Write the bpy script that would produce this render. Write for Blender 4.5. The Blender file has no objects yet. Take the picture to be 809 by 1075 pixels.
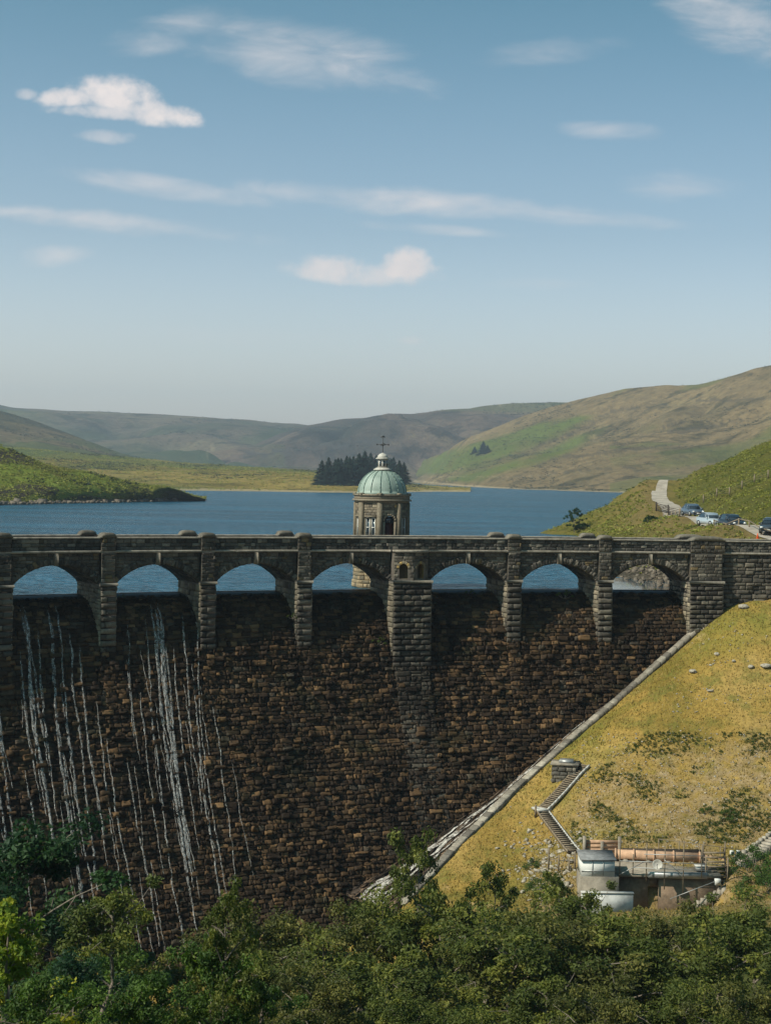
import bpy, math, random
import numpy as np
from mathutils import Vector, Matrix
random.seed(7); RNG = np.random.default_rng(7)
SC = bpy.context.scene
COL = SC.collection
rad = math.radians

# ------------------------------------------------------------------ camera
FPX, CX, CY = 1685., 404.5, 537.5
ROLL, PITCH, CH = 0.018, 0.0216, 10.05
cam_d = bpy.data.cameras.new('camera'); cam = bpy.data.objects.new('camera', cam_d); COL.objects.link(cam)
cam_d.sensor_fit = 'HORIZONTAL'; cam_d.sensor_width = 36; cam_d.lens = FPX / 809 * 36
cam_d.clip_start = 0.5; cam_d.clip_end = 30000
cam.matrix_world = Matrix.Translation((0, 0, CH)) @ Matrix.Rotation(math.pi / 2 - PITCH, 4, 'X') @ Matrix.Rotation(ROLL, 4, 'Z')
SC.camera = cam

def ray(px, py):
    a, b = px - CX, py - CY
    c, s = math.cos(ROLL), math.sin(ROLL)
    u, v = a * c + b * s, -a * s + b * c
    x, z = u / FPX, -v / FPX
    cc, ss = math.cos(PITCH), math.sin(PITCH)
    y, z = cc + z * ss, -ss + z * cc
    return x / y, z / y
def at(px, py, Y):
    x, z = ray(px, py); return np.array([x * Y, Y, CH + z * Y])
def atz(px, py, Z):
    x, z = ray(px, py); Y = (Z - CH) / z; return np.array([x * Y, Y, Z])
def to_px(P):
    P = np.asarray(P, float); x, y, z = P[..., 0], P[..., 1], P[..., 2] - CH
    c, s = math.cos(PITCH), math.sin(PITCH)
    f = y * c - z * s; up = z * c + y * s
    u, v = FPX * x / f, -FPX * up / f
    c, s = math.cos(ROLL), math.sin(ROLL)
    return CX + u * c - v * s, CY + u * s + v * c

# ------------------------------------------------------------------ noise
def _hash(ix, iy, seed):
    h = (ix.astype(np.int64) * 374761393 + iy.astype(np.int64) * 668265263 + seed * 1442695041) & 0xffffffff
    h = ((h ^ (h >> 13)) * 1274126177) & 0xffffffff
    return ((h ^ (h >> 16)) & 0xffff) / 65535.0
def vnoise(x, y, seed=0):
    x = np.asarray(x, float); y = np.asarray(y, float)
    ix, iy = np.floor(x), np.floor(y); fx, fy = x - ix, y - iy
    fx = fx * fx * (3 - 2 * fx); fy = fy * fy * (3 - 2 * fy)
    a = _hash(ix, iy, seed); b = _hash(ix + 1, iy, seed); c = _hash(ix, iy + 1, seed); d = _hash(ix + 1, iy + 1, seed)
    return (a * (1 - fx) + b * fx) * (1 - fy) + (c * (1 - fx) + d * fx) * fy
def fbm(x, y, oct=4, seed=0, gain=.5):
    t = 0; a = 1; n = 0
    for i in range(oct):
        t = t + a * (vnoise(x * 2 ** i, y * 2 ** i, seed + i) - .5); n += a; a *= gain
    return t / n * 2

# ------------------------------------------------------------------ object helpers
def mesh_np(name, V, F, cols=None, smooth=False, midx=None):
    """V (n,3); F (m,4) or (m,3) int array, or list of such arrays"""
    V = np.asarray(V, np.float32).reshape(-1, 3)
    Fs = F if isinstance(F, list) else [F]
    Fs = [np.asarray(f, np.int32) for f in Fs if len(f)]
    me = bpy.data.meshes.new(name)
    me.vertices.add(len(V)); me.vertices.foreach_set('co', V.ravel())
    loops = np.concatenate([f.ravel() for f in Fs]); tot = np.concatenate([np.full(len(f), f.shape[1], np.int32) for f in Fs])
    me.loops.add(len(loops)); me.loops.foreach_set('vertex_index', loops)
    me.polygons.add(len(tot)); st = np.concatenate([[0], np.cumsum(tot)[:-1]]).astype(np.int32)
    me.polygons.foreach_set('loop_start', st); me.polygons.foreach_set('loop_total', tot)
    if smooth: me.polygons.foreach_set('use_smooth', np.ones(len(tot), bool))
    if midx is not None: me.polygons.foreach_set('material_index', np.asarray(midx, np.int32))
    if cols is not None:
        a = me.color_attributes.new('col', 'FLOAT_COLOR', 'POINT')
        c = np.ones((len(V), 4), np.float32); c[:, :3] = cols; a.data.foreach_set('color', c.ravel())
    me.update(calc_edges=True); me.validate()
    return me
def link(name, me, mats=(), parent=None, loc=None):
    o = bpy.data.objects.new(name, me); COL.objects.link(o)
    if me is not None:
        for m in (mats if isinstance(mats, (list, tuple)) else [mats]):
            if len(me.materials) < 8: me.materials.append(m)
    if parent is not None: o.parent = parent
    if loc is not None: o.location = loc
    return o
def tag(o, label=None, cat=None, group=None, kind=None):
    if label: o['label'] = label
    if cat: o['category'] = cat
    if group: o['group'] = group
    if kind: o['kind'] = kind
    return o
def thing(name, label, cat, loc=(0, 0, 0), rz=0, group=None):
    o = bpy.data.objects.new(name, None); COL.objects.link(o)
    o.location = loc; o.rotation_euler = (0, 0, rz); o.empty_display_size = .3
    return tag(o, label, cat, group)
def copy_tree(o, parent=None):
    c = o.copy(); COL.objects.link(c); c.parent = parent
    for ch in o.children: copy_tree(ch, c)
    return c

class MB:
    """collects boxes, bars, prisms"""
    def __init__(s): s.V = []; s.F4 = []; s.F3 = []; s.n = 0; s.C = []
    def add(s, V, F4=(), F3=(), col=None):
        V = np.asarray(V, float).reshape(-1, 3)
        if len(F4): s.F4.append(np.asarray(F4, int) + s.n)
        if len(F3): s.F3.append(np.asarray(F3, int) + s.n)
        s.V.append(V); s.n += len(V)
        s.C.append(np.tile(np.array(col if col is not None else (.5, .5, .5), float), (len(V), 1)))
        return s
    def box(s, c, d, rz=0, jit=0, taper=0, col=None, M=None):
        x, y, z = [v / 2 for v in d]
        P = np.array([[-x, -y, -z], [x, -y, -z], [x, y, -z], [-x, y, -z], [-x, -y, z], [x, -y, z], [x, y, z], [-x, y, z]], float)
        P[4:, :2] *= (1 - taper)
        if jit: P += RNG.uniform(-jit, jit, P.shape)
        if rz:
            a, b = math.cos(rz), math.sin(rz); P[:, :2] = np.stack([P[:, 0] * a - P[:, 1] * b, P[:, 0] * b + P[:, 1] * a], 1)
        P += np.array(c)
        return s.add(P, BOXF, col=col)
    def bar(s, a, b, w, h=None, n=4, col=None):
        a = np.array(a, float); b = np.array(b, float); d = b - a; L = np.linalg.norm(d); d = d / L
        up = np.array([0, 0, 1.]) if abs(d[2]) < .95 else np.array([0, 1., 0])
        u = np.cross(d, up); u /= np.linalg.norm(u); v = np.cross(u, d); h = h or w
        if n == 4: cs = [(-.5, -.5), (.5, -.5), (.5, .5), (-.5, .5)]
        else: cs = [(.5 * math.cos(2 * math.pi * k / n), .5 * math.sin(2 * math.pi * k / n)) for k in range(n)]
        P = [a + u * w * p + v * h * q for p, q in cs] + [b + u * w * p + v * h * q for p, q in cs]
        F = [(k, (k + 1) % n, n + (k + 1) % n, n + k) for k in range(n)]
        F3 = [(0, k + 1, k) for k in range(1, n - 1)] + [(n, n + k, n + k + 1) for k in range(1, n - 1)]
        return s.add(P, F, F3, col=col)
    def lathe(s, prof, c=(0, 0, 0), n=24, rot=0, col=None, cap=True):
        prof = [(max(r, 1e-3), z) for r, z in prof]; P = []
        for r, z in prof:
            for k in range(n):
                t = rot + 2 * math.pi * k / n; P.append((c[0] + r * math.cos(t), c[1] + r * math.sin(t), c[2] + z))
        F = [(i * n + k, i * n + (k + 1) % n, (i + 1) * n + (k + 1) % n, (i + 1) * n + k) for i in range(len(prof) - 1) for k in range(n)]
        F3 = []
        if cap:
            F3 = [(0, k + 1, k) for k in range(1, n - 1)]; b = (len(prof) - 1) * n
            F3 += [(b, b + k, b + k + 1) for k in range(1, n - 1)]
        return s.add(P, F, F3, col=col)
    def prism(s, poly, z0, z1, col=None):
        n = len(poly); P = [(x, y, z0) for x, y in poly] + [(x, y, z1) for x, y in poly]
        F = [(k, (k + 1) % n, n + (k + 1) % n, n + k) for k in range(n)]
        F3 = [(0, k + 1, k) for k in range(1, n - 1)] + [(n, n + k, n + k + 1) for k in range(1, n - 1)]
        return s.add(P, F, F3, col=col)
    def me(s, name='mesh', smooth=False, col=False):
        F = []
        if s.F4: F.append(np.concatenate(s.F4))
        if s.F3: F.append(np.concatenate(s.F3))
        return mesh_np(name, np.concatenate(s.V), F, np.concatenate(s.C) if col else None, smooth)
    def build(s, name, m, parent=None, smooth=False, col=False, loc=None):
        return link(name, s.me(name, smooth, col), m, parent, loc)
BOXF = [(0, 3, 2, 1), (4, 5, 6, 7), (0, 1, 5, 4), (1, 2, 6, 5), (2, 3, 7, 6), (3, 0, 4, 7)]

# ------------------------------------------------------------------ materials
class NT:
    def __init__(s, name):
        s.m = bpy.data.materials.new(name); s.m.use_nodes = True; s.t = s.m.node_tree; s.t.nodes.clear()
        s.out = s.n('ShaderNodeOutputMaterial'); s.b = s.n('ShaderNodeBsdfPrincipled'); s.l(s.b.outputs[0], s.out.inputs[0])
        s.co = s.n('ShaderNodeTexCoord')
    def n(s, ty, **k):
        o = s.t.nodes.new(ty)
        for a, b in k.items(): setattr(o, a, b)
        return o
    def l(s, a, b): s.t.links.new(a, b)
    def noise(s, scale, detail=6, rough=.6, vec=None, stretch=None, dist=0):
        o = s.n('ShaderNodeTexNoise'); o.inputs['Scale'].default_value = scale; o.inputs['Detail'].default_value = detail
        o.inputs['Roughness'].default_value = rough; o.inputs['Distortion'].default_value = dist
        v = vec or s.co.outputs['Object']
        if stretch:
            mp = s.n('ShaderNodeMapping'); mp.inputs['Scale'].default_value = stretch; s.l(v, mp.inputs[0]); v = mp.outputs[0]
        s.l(v, o.inputs['Vector']); return o.outputs['Fac']
    def ramp(s, f, stops):
        r = s.n('ShaderNodeValToRGB'); e = r.color_ramp.elements
        while len(e) < len(stops): e.new(.5)
        for i, (p, c) in enumerate(stops):
            e[i].position = p; e[i].color = (c, c, c, 1) if not isinstance(c, (tuple, list)) else (*c, 1)
        s.l(f, r.inputs[0]); return r.outputs[0]
    def mix(s, f, a, b, mode='MIX'):
        m = s.n('ShaderNodeMix', data_type='RGBA', blend_type=mode)
        for inp, v in ((m.inputs[0], f), (m.inputs[6], a), (m.inputs[7], b)):
            if isinstance(v, (int, float)): inp.default_value = v
            elif isinstance(v, (tuple, list)): inp.default_value = (*v, 1)
            else: s.l(v, inp)
        return m.outputs[2]
    def attr(s, name='col'):
        a = s.n('ShaderNodeAttribute', attribute_name=name); return a.outputs['Color']
    def bump(s, f, strength=.4, dist=.05, normal=None):
        b = s.n('ShaderNodeBump'); b.inputs['Strength'].default_value = strength; b.inputs['Distance'].default_value = dist
        s.l(f, b.inputs['Height'])
        if normal is not None: s.l(normal, b.inputs['Normal'])
        s.l(b.outputs[0], s.b.inputs['Normal']); return b.outputs[0]
    def col(s, c, rough=.85, spec=.3, metal=0):
        if isinstance(c, (tuple, list)): s.b.inputs['Base Color'].default_value = (*c, 1)
        else: s.l(c, s.b.inputs['Base Color'])
        if isinstance(rough, (int, float)): s.b.inputs['Roughness'].default_value = rough
        else: s.l(rough, s.b.inputs['Roughness'])
        s.b.inputs['Specular IOR Level'].default_value = spec; s.b.inputs['Metallic'].default_value = metal
        return s
def simple(name, c, rough=.7, spec=.3, metal=0, var=.35, scale=3, bump=.2, bd=.02):
    t = NT(name); f = t.noise(scale, 6, .65)
    k = t.ramp(f, [(.3, tuple(v * (1 - var) for v in c)), (.7, tuple(min(1, v * (1 + var)) for v in c))])
    t.col(k, rough, spec, metal)
    if bump: t.bump(t.noise(scale * 4, 5, .6), bump, bd)
    return t.m
def stone_mat(name, moss=.25, mosscol=(.05, .06, .015), lich=.25, lichcol=(.32, .29, .24), gain=1.0, rough=.75, spec=.35, stain=1.):
    t = NT(name); a = t.attr()
    n1 = t.noise(5, 8, .7); a = t.mix(1, a, t.ramp(t.noise(.22, 7, .66, stretch=(1, 1, .28), dist=.3), [(.36, stain), (.56, 1.12)]), 'MULTIPLY') if stain < 1 else a; a = t.mix(1, a, t.ramp(n1, [(.25, .55 * gain), (.75, 1.35 * gain)]), 'MULTIPLY')
    big = t.noise(.35, 5, .6)
    a = t.mix(t.ramp(big, [(.56, 0), (.72, moss)]), a, mosscol)
    ln = t.noise(2.2, 8, .75, dist=.5)
    a = t.mix(t.ramp(ln, [(.60, 0), (.68, lich)]), a, lichcol)
    t.col(a, rough, spec); t.bump(t.noise(14, 6, .7), .5, .04)
    return t.m
M = {}
M['face'] = stone_mat('wet_dam_stone', .5, (.028, .029, .010), .10, (.18, .13, .07), rough=.7, spec=.18, stain=.38)
M['stone'] = stone_mat('arcade_stone', .35, (.07, .055, .02), .35, (.30, .27, .22), stain=.55)
M['mortar'] = simple('dark_mortar', (.02, .017, .014), .9)
M['cope'] = simple('coping_stone', (.26, .225, .18), .85, var=.5, scale=1.6)
M['sur'] = simple('tower_dressed_stone', (.17, .14, .10), .85, var=.3)
M['road'] = simple('road_surface', (.09, .085, .08), .9)
M['tower'] = stone_mat('tower_stone', .1, (.2, .13, .05), .3, (.38, .33, .26))
def copper():
    t = NT('green_copper'); f = t.noise(1.2, 7, .7, stretch=(1, 1, .3))
    t.col(t.ramp(f, [(.3, (.17, .22, .185)), (.6, (.27, .33, .285)), (.8, (.37, .40, .35))]), .55, .4); t.bump(f, .2, .02); return t.m
M['copper'] = copper()
M['lantern'] = simple('lantern_paint', (.44, .41, .36), .6, var=.2)
M['white'] = simple('white_paint', (.62, .61, .57), .9, .1, var=.06)
M['glass'] = simple('window_glass', (.03, .045, .06), .08, .8, var=.2, bump=0)
M['maroon'] = simple('maroon_door_paint', (.05, .014, .012), .5)
M['iron'] = simple('dark_iron', (.03, .03, .03), .5, .5)
M['metal'] = simple('galvanised_steel', (.32, .32, .31), .45, .5, .5, var=.3)
M['timber'] = simple('weathered_timber', (.20, .155, .105), .85, var=.4, scale=6)
M['dtimber'] = simple('dark_timber', (.045, .034, .026), .85)
M['concrete'] = simple('stained_concrete', (.24, .205, .16), .9, var=.45, scale=1.2)
M['paleconc'] = simple('pale_concrete', (.46, .44, .40), .9, var=.2)
M['terra'] = simple('terracotta_sheet', (.44, .27, .17), .8, var=.35, scale=2)
M['roof'] = simple('grey_roof_felt', (.20, .20, .20), .8)
M['rock'] = simple('pale_rock', (.33, .29, .23), .9, var=.4, scale=2, bump=.6, bd=.1)
M['darkrock'] = simple('dark_rock', (.13, .105, .08), .9, var=.5, scale=.6, bump=.7, bd=.3)

def leaf_mat(name, c1, c2, c3=None, trans=.35):
    t = NT(name); a = t.attr(); f = t.n('ShaderNodeSeparateColor'); t.l(a, f.inputs[0])
    st = [(0, c1), (.7, c2)] + ([(1, c3)] if c3 else [])
    k = t.ramp(f.outputs[0], st); t.col(k, .6, .25)
    tr = t.n('ShaderNodeBsdfTranslucent'); t.l(t.mix(1, k, (1.0, 1.15, .45), 'MULTIPLY'), tr.inputs[0])
    ms = t.n('ShaderNodeMixShader'); ms.inputs[0].default_value = trans
    t.l(t.b.outputs[0], ms.inputs[1]); t.l(tr.outputs[0], ms.inputs[2]); t.l(ms.outputs[0], t.out.inputs[0]); return t.m
M['leafA'] = leaf_mat('willow_leaves', (.046, .064, .014), (.112, .130, .024), (.235, .225, .042))
M['leafB'] = leaf_mat('broad_leaves', (.030, .062, .014), (.075, .13, .02), (.15, .21, .03))
M['leafC'] = leaf_mat('yellow_tip_leaves', (.06, .11, .015), (.20, .25, .02), (.42, .36, .035))
M['leafD'] = leaf_mat('dark_leaves', (.012, .036, .016), (.025, .062, .022), (.045, .09, .025))
M['leafE'] = leaf_mat('olive_leaves', (.05, .058, .016), (.118, .118, .028), (.22, .195, .046))
M['conif'] = leaf_mat('conifer_needles', (.007, .017, .013), (.014, .031, .02), (.026, .046, .024), .1)
M['fern'] = leaf_mat('bracken', (.035, .06, .012), (.085, .11, .02), (.16, .16, .03))
M['bark'] = simple('bark', (.17, .14, .11), .9, var=.4, scale=8)

# ================================================================== DAM
RD = 140.; A0 = .3221; X0, Y0 = 2.0452, 138.7932
DCX, DCY = X0 + RD * math.sin(A0), Y0 - RD * math.cos(A0)
def D(s, off, z):
    s = np.asarray(s, float); off = np.asarray(off, float); z = np.asarray(z, float)
    th = A0 - (s - 35) / RD; r = RD - off
    return np.stack(np.broadcast_arrays(DCX - r * np.sin(th), DCY + r * np.cos(th), z), -1)
def Dinv(X, Y):
    r = np.hypot(X - DCX, Y - DCY); t = np.arctan2(-(X - DCX), Y - DCY)
    return 35 + (A0 - t) * RD, RD - r
PROF = [(-5.5, -.5), (-4.9, -.06), (-4.6, 0), (-3.5, -.14), (-1.9, -.62), (-.9, -1.5), (-.2, -2.7), (.3, -4), (1.1, -6.5), (2.6, -10), (5.2, -15), (8.6, -21), (12.5, -27), (18.5, -36)]
# densify profile by arc length
_o = np.array([p[0] for p in PROF]); _z = np.array([p[1] for p in PROF])
_L = np.concatenate([[0], np.cumsum(np.hypot(np.diff(_o), np.diff(_z)))]); PL = _L[-1]
def _sm(L):
    k = np.linspace(-.6, .6, 7); return (sum(np.interp(np.clip(L + d, 0, PL), _L, _o) for d in k) / 7, sum(np.interp(np.clip(L + d, 0, PL), _L, _z) for d in k) / 7)
def face_pt(s, L, h):
    o, z = _sm(L); o2, z2 = _sm(L + .05); o1, z1 = _sm(L - .05)
    dx, dz = o2 - o1, z2 - z1; n = np.hypot(dx, dz) + 1e-9
    return D(s, o + h * (-dz / n), z + h * (dx / n))
def face_off(z): return np.interp(-np.asarray(z, float), -_z[2:], _o[2:])

GA = np.array([0, 0, .16, .5, .84, 1, 1]); GB = np.array([0, 0, .25, .75, 1, 1])
def blocks(U0, U1, V0, V1, H, fmap, cols, pillow=.07, rough=.05, depth=.12, jag=.012):
    """rock-faced blocks: rect (u0..u1, v0..v1) standing H proud. fmap(u,v,h)->xyz. returns V,F,C"""
    U0, U1, V0, V1, H = [np.asarray(a, float) for a in (U0, U1, V0, V1, H)]; N = len(U0)
    na, nb = len(GA), len(GB); A, B = np.meshgrid(GA, GB, indexing='ij')
    ia, ib = np.meshgrid(np.arange(na), np.arange(nb), indexing='ij')
    base = (ia == 0) | (ia == na - 1) | (ib == 0) | (ib == nb - 1)
    ring = ~base & ((ia == 1) | (ia == na - 2) | (ib == 1) | (ib == nb - 2))
    u = U0[:, None, None] + A * (U1 - U0)[:, None, None]; v = V0[:, None, None] + B * (V1 - V0)[:, None, None]
    sz = np.minimum(1, (V1 - V0) / .45)[:, None, None]
    h = H[:, None, None] + np.where(ring, 0, pillow) * sz + RNG.normal(0, 1, u.shape) * rough * sz * np.where(ring, .85, 1)
    tilt = RNG.normal(0, .35, (N, 2)) * rough * 2
    h += (A - .5) * tilt[:, 0, None, None] + (B - .5) * tilt[:, 1, None, None]
    h = np.where(base, -depth, np.maximum(h, -.02))
    # jitter ring corners
    ju = RNG.normal(0, jag, u.shape); jv = RNG.normal(0, jag * .7, v.shape); u = u + np.where(base, 0, ju); v = v + np.where(base, 0, jv)
    P = fmap(u, v, h).reshape(-1, 3)
    q = np.array([(i * nb + j, (i + 1) * nb + j, (i + 1) * nb + j + 1, i * nb + j + 1) for i in range(na - 1) for j in range(nb - 1)])
    F = (q[None] + (np.arange(N) * na * nb)[:, None, None]).reshape(-1, 4)
    C = np.repeat(np.asarray(cols, float), na * nb, 0)
    return P, F, C
def courses(u0, u1, v0, v1, ch, bw, gap=.03, chj=.3, keep=None, big=0):
    """random coursed rubble in a rectangle -> arrays U0,U1,V0,V1"""
    out = []; v = v0
    while v < v1 - .08:
        hh = ch * (1 + random.uniform(-chj, chj)); 
        if v + hh > v1 - .5 * ch: hh = v1 - v
        u = u0 - random.uniform(0, bw)
        while u < u1:
            w = bw * random.uniform(.5, 1.5)
            if random.random() < .12: w *= 1.5
            a, b = max(u, u0), min(u + w, u1)
            if b - a > .12:
                if random.random() < .15 and hh > .4 and w > .6:
                    c = hh * random.uniform(.4, .6); out += [(a, b - gap, v, v + c - gap), (a, b - gap, v + c, v + hh - gap)]
                else: out.append((a, b - gap, v, v + hh - gap))
            u += w
        v += hh
    a = np.array(out)
    if keep is not None: a = a[keep(a)]
    return a
def pal(n, table):
    """table [(weight,(rgb))]"""
    w = np.array([t[0] for t in table], float); w /= w.sum(); c = np.array([t[1] for t in table])
    k = RNG.choice(len(table), n, p=w); return c[k] * RNG.uniform(.7, 1.3, (n, 1))
PFACE = [(5, (.026, .0155, .0085)), (4, (.052, .031, .0155)), (2.4, (.092, .052, .024)), (.8, (.145, .084, .038)), (.6, (.058, .045, .031))]
PARC = [(4, (.068, .057, .044)), (3, (.10, .085, .065)), (1.5, (.15, .127, .097)), (1.3, (.045, .038, .031)), (.5, (.15, .105, .05))]
PPIER = [(4, (.068, .057, .044)), (3, (.098, .082, .062)), (1.3, (.15, .127, .095)), (2.2, (.040, .033, .026))]
class Stone:
    def __init__(s): s.V = []; s.F = []; s.C = []; s.mi = []; s.n = 0
    def blk(s, a, H, fmap, palette, **k):
        if len(a) == 0: return
        P, F, C = blocks(a[:, 0], a[:, 1], a[:, 2], a[:, 3], H, fmap, pal(len(a), palette), **k); s.raw(P, F, C, 0)
    def raw(s, P, F, C=None, mi=1):
        P = np.asarray(P, float).reshape(-1, 3); F = np.asarray(F, int)
        s.V.append(P); s.F.append(F + s.n); s.n += len(P); s.mi.append(np.full(len(F), mi))
        s.C.append(C if C is not None else np.tile([.03, .026, .022], (len(P), 1)))
    def sheet(s, fmap, us, vs, h=0., col=None, mi=1, flip=False):
        u, v = np.meshgrid(us, vs, indexing='ij'); P = fmap(u, v, np.zeros_like(u) + h).reshape(-1, 3); nb = len(vs)
        q = np.array([(i * nb + j, (i + 1) * nb + j, (i + 1) * nb + j + 1, i * nb + j + 1) for i in range(len(us) - 1) for j in range(nb - 1)])
        s.raw(P, q, None if col is None else np.tile(col, (len(P), 1)), mi)
    def dbox(s, s0, s1, o0, o1, z0, z1, mi=1, col=None, ns=1):
        us = np.linspace(s0, s1, ns + 1); P = []
        for u in us: P += [D(u, o0, z0), D(u, o1, z0), D(u, o1, z1), D(u, o0, z1)]
        F = [(4 * i + k, 4 * i + (k + 1) % 4, 4 * i + 4 + (k + 1) % 4, 4 * i + 4 + k) for i in range(ns) for k in range(4)] + [(0, 1, 2, 3), (4 * ns, 4 * ns + 3, 4 * ns + 2, 4 * ns + 1)]
        s.raw(np.array(P), F, None if col is None else np.tile(col, (len(P), 1)), mi)
    def build(s, name, mats, parent):
        me = mesh_np(name, np.concatenate(s.V), np.concatenate(s.F), np.concatenate(s.C), False, np.concatenate(s.mi))
        return link(name, me, mats, parent)

S0, S1 = -27., 84.   # dam extent along its length
dam = thing('dam', 'long curved dark stone dam carrying an arched road with water spilling down its face', 'dam', (DCX, DCY, 0))
dam.location = (0, 0, 0)
# ---- spillway face
fa = Stone()
L0 = float(_L[2]) + 1.2
a = courses(S0, 66.5, L0, PL, .39, .60, .04, .24)
# larger sparse stones and protrusions
H = RNG.gamma(1.6, .06, len(a)) + .02; H[RNG.random(len(a)) < .05] += .16
zc = _sm((a[:, 2] + a[:, 3]) / 2)[1]; H *= np.clip((-zc + .2) / 5, .10, 1)
fa.blk(a, H, face_pt, PFACE, pillow=.035, rough=.085, depth=.2, jag=.03)
fa.sheet(face_pt, np.linspace(S0, 66.5, 90), np.linspace(0, PL, 60), -.02)
fa.build('masonry_face', [M['face'], M['mortar']], dam)

# ---- crest behind (upstream face below water)
up = Stone(); up.dbox(S0, S1, -5.6, -5.25, -9, -.25, 0, (.09, .08, .065), 40); up.build('upstream_face', [M['stone']], dam)

ZS, ZC = 1.0, 2.68     # springing and crown of arches
ZT = 3.62              # underside of string course
DEP = -5.2
PIER_W = 1.3
bays = [(PIER_W / 2 + 8.5 * k, 8.5 * (k + 1) - PIER_W / 2) for k in range(-3, 3)]
bays += [(25.5 + .65, 33.35), (36.85, 44.7 - .65), (44.7 + .65, 53.2 - .65), (53.2 + .65, 61.05)]
piers = [8.5 * k for k in range(-3, 4)] + [44.7, 53.2]
def arch_z(s, a, b, extra=0):
    w = (b - a) / 2 + extra; r = ZC - ZS + extra
    Rr = (w * w + r * r) / (2 * r); c = (a + b) / 2; x = np.clip(np.abs(s - c), 0, w)
    return ZC + extra - Rr + np.sqrt(np.maximum(Rr * Rr - x * x, 0))
FR = lambda u, v, h: D(u, h, v)
sp = Stone(); bk = Stone()
for (a_, b_) in bays:
    n = 26; us = np.linspace(a_, b_, n + 1); zz = arch_z(us, a_, b_)
    P = []
    for u, z in zip(us, zz): P += [D(u, 0, z), D(u, 0, ZT), D(u, DEP, ZT), D(u, DEP, z)]
    F = [(4 * i + k, 4 * i + 4 + k, 4 * i + 4 + (k + 1) % 4, 4 * i + (k + 1) % 4) for i in range(n) for k in (0, 2, 3)]
    sp.raw(P, F, np.tile([.10, .088, .07], (len(P), 1)), 0)
    def keep(a, a_=a_, b_=b_):
        lo = np.minimum(arch_z(a[:, 0], a_, b_, .55), arch_z(a[:, 1], a_, b_, .55)); mid = arch_z((a[:, 0] + a[:, 1]) / 2, a_, b_, .55)
        lo = np.where((a[:, 0] < a_ + .1) | (a[:, 1] > b_ - .1), np.maximum(lo, ZS + .1), lo)
        return a[:, 2] > np.maximum(lo, mid) - .12
    a = courses(a_, b_, ZS + .15, ZT, .27, .5, .025, .2, keep)
    sp.blk(a, RNG.uniform(.02, .07, len(a)), FR, PARC, pillow=.03, rough=.02, depth=.05)
    # back (upstream) spandrel blocks
    # voussoir ring: own part
    vr = Stone(); w = (b_ - a_) / 2; r = ZC - ZS; Rr = (w * w + r * r) / (2 * r); zc0 = ZC - Rr; c0 = (a_ + b_) / 2; th0 = math.asin(w / Rr)
    nv = 31; te = np.linspace(-th0, th0, nv + 1)
    def vm(u, v, h): return D(c0 + v * np.sin(u), h, zc0 + v * np.cos(u))
    arr = np.array([(te[k], te[k + 1] - .004, Rr, Rr + (.56 if k % 2 else .50)) for k in range(nv)])
    vr.blk(arr, RNG.uniform(.05, .12, nv), vm, PARC, pillow=.02, rough=.015, depth=.06)
    # soffit stones (barrel)
    def vs_(u, v, h): return D(c0 + (Rr - h) * np.sin(u), v, zc0 + (Rr - h) * np.cos(u))
    arr = np.concatenate([[(te[k] , te[k + 1] - .003, y0, min(y0 + .78, 0) - .02) for k in range(nv)] for y0 in np.arange(DEP, -.01, .8)])
    vr.blk(arr, RNG.uniform(.01, .03, len(arr)), vs_, PARC, pillow=.01, rough=.008, depth=.02)
    vr.build('arch', [M['stone'], M['mortar']], dam)
    kb = Stone(); kb.dbox(c0 - .17, c0 + .17, -.02, .22, ZC - .06, ZT, 0, (.20, .17, .13)); kb.build('keystone', [M['stone']], dam)
# abutment wall to the right
a = courses(64.1, S1, -7.5, ZT, .36, .75, .03, .25)
sp.blk(a, RNG.uniform(.02, .12, len(a)), FR, PPIER, pillow=.05, rough=.035, depth=.08)
sp.dbox(61.0, S1, DEP, -.01, -9, ZT, 1, None, 16)
sp.build('arcade_wall', [M['stone'], M['mortar']], dam)

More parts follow.
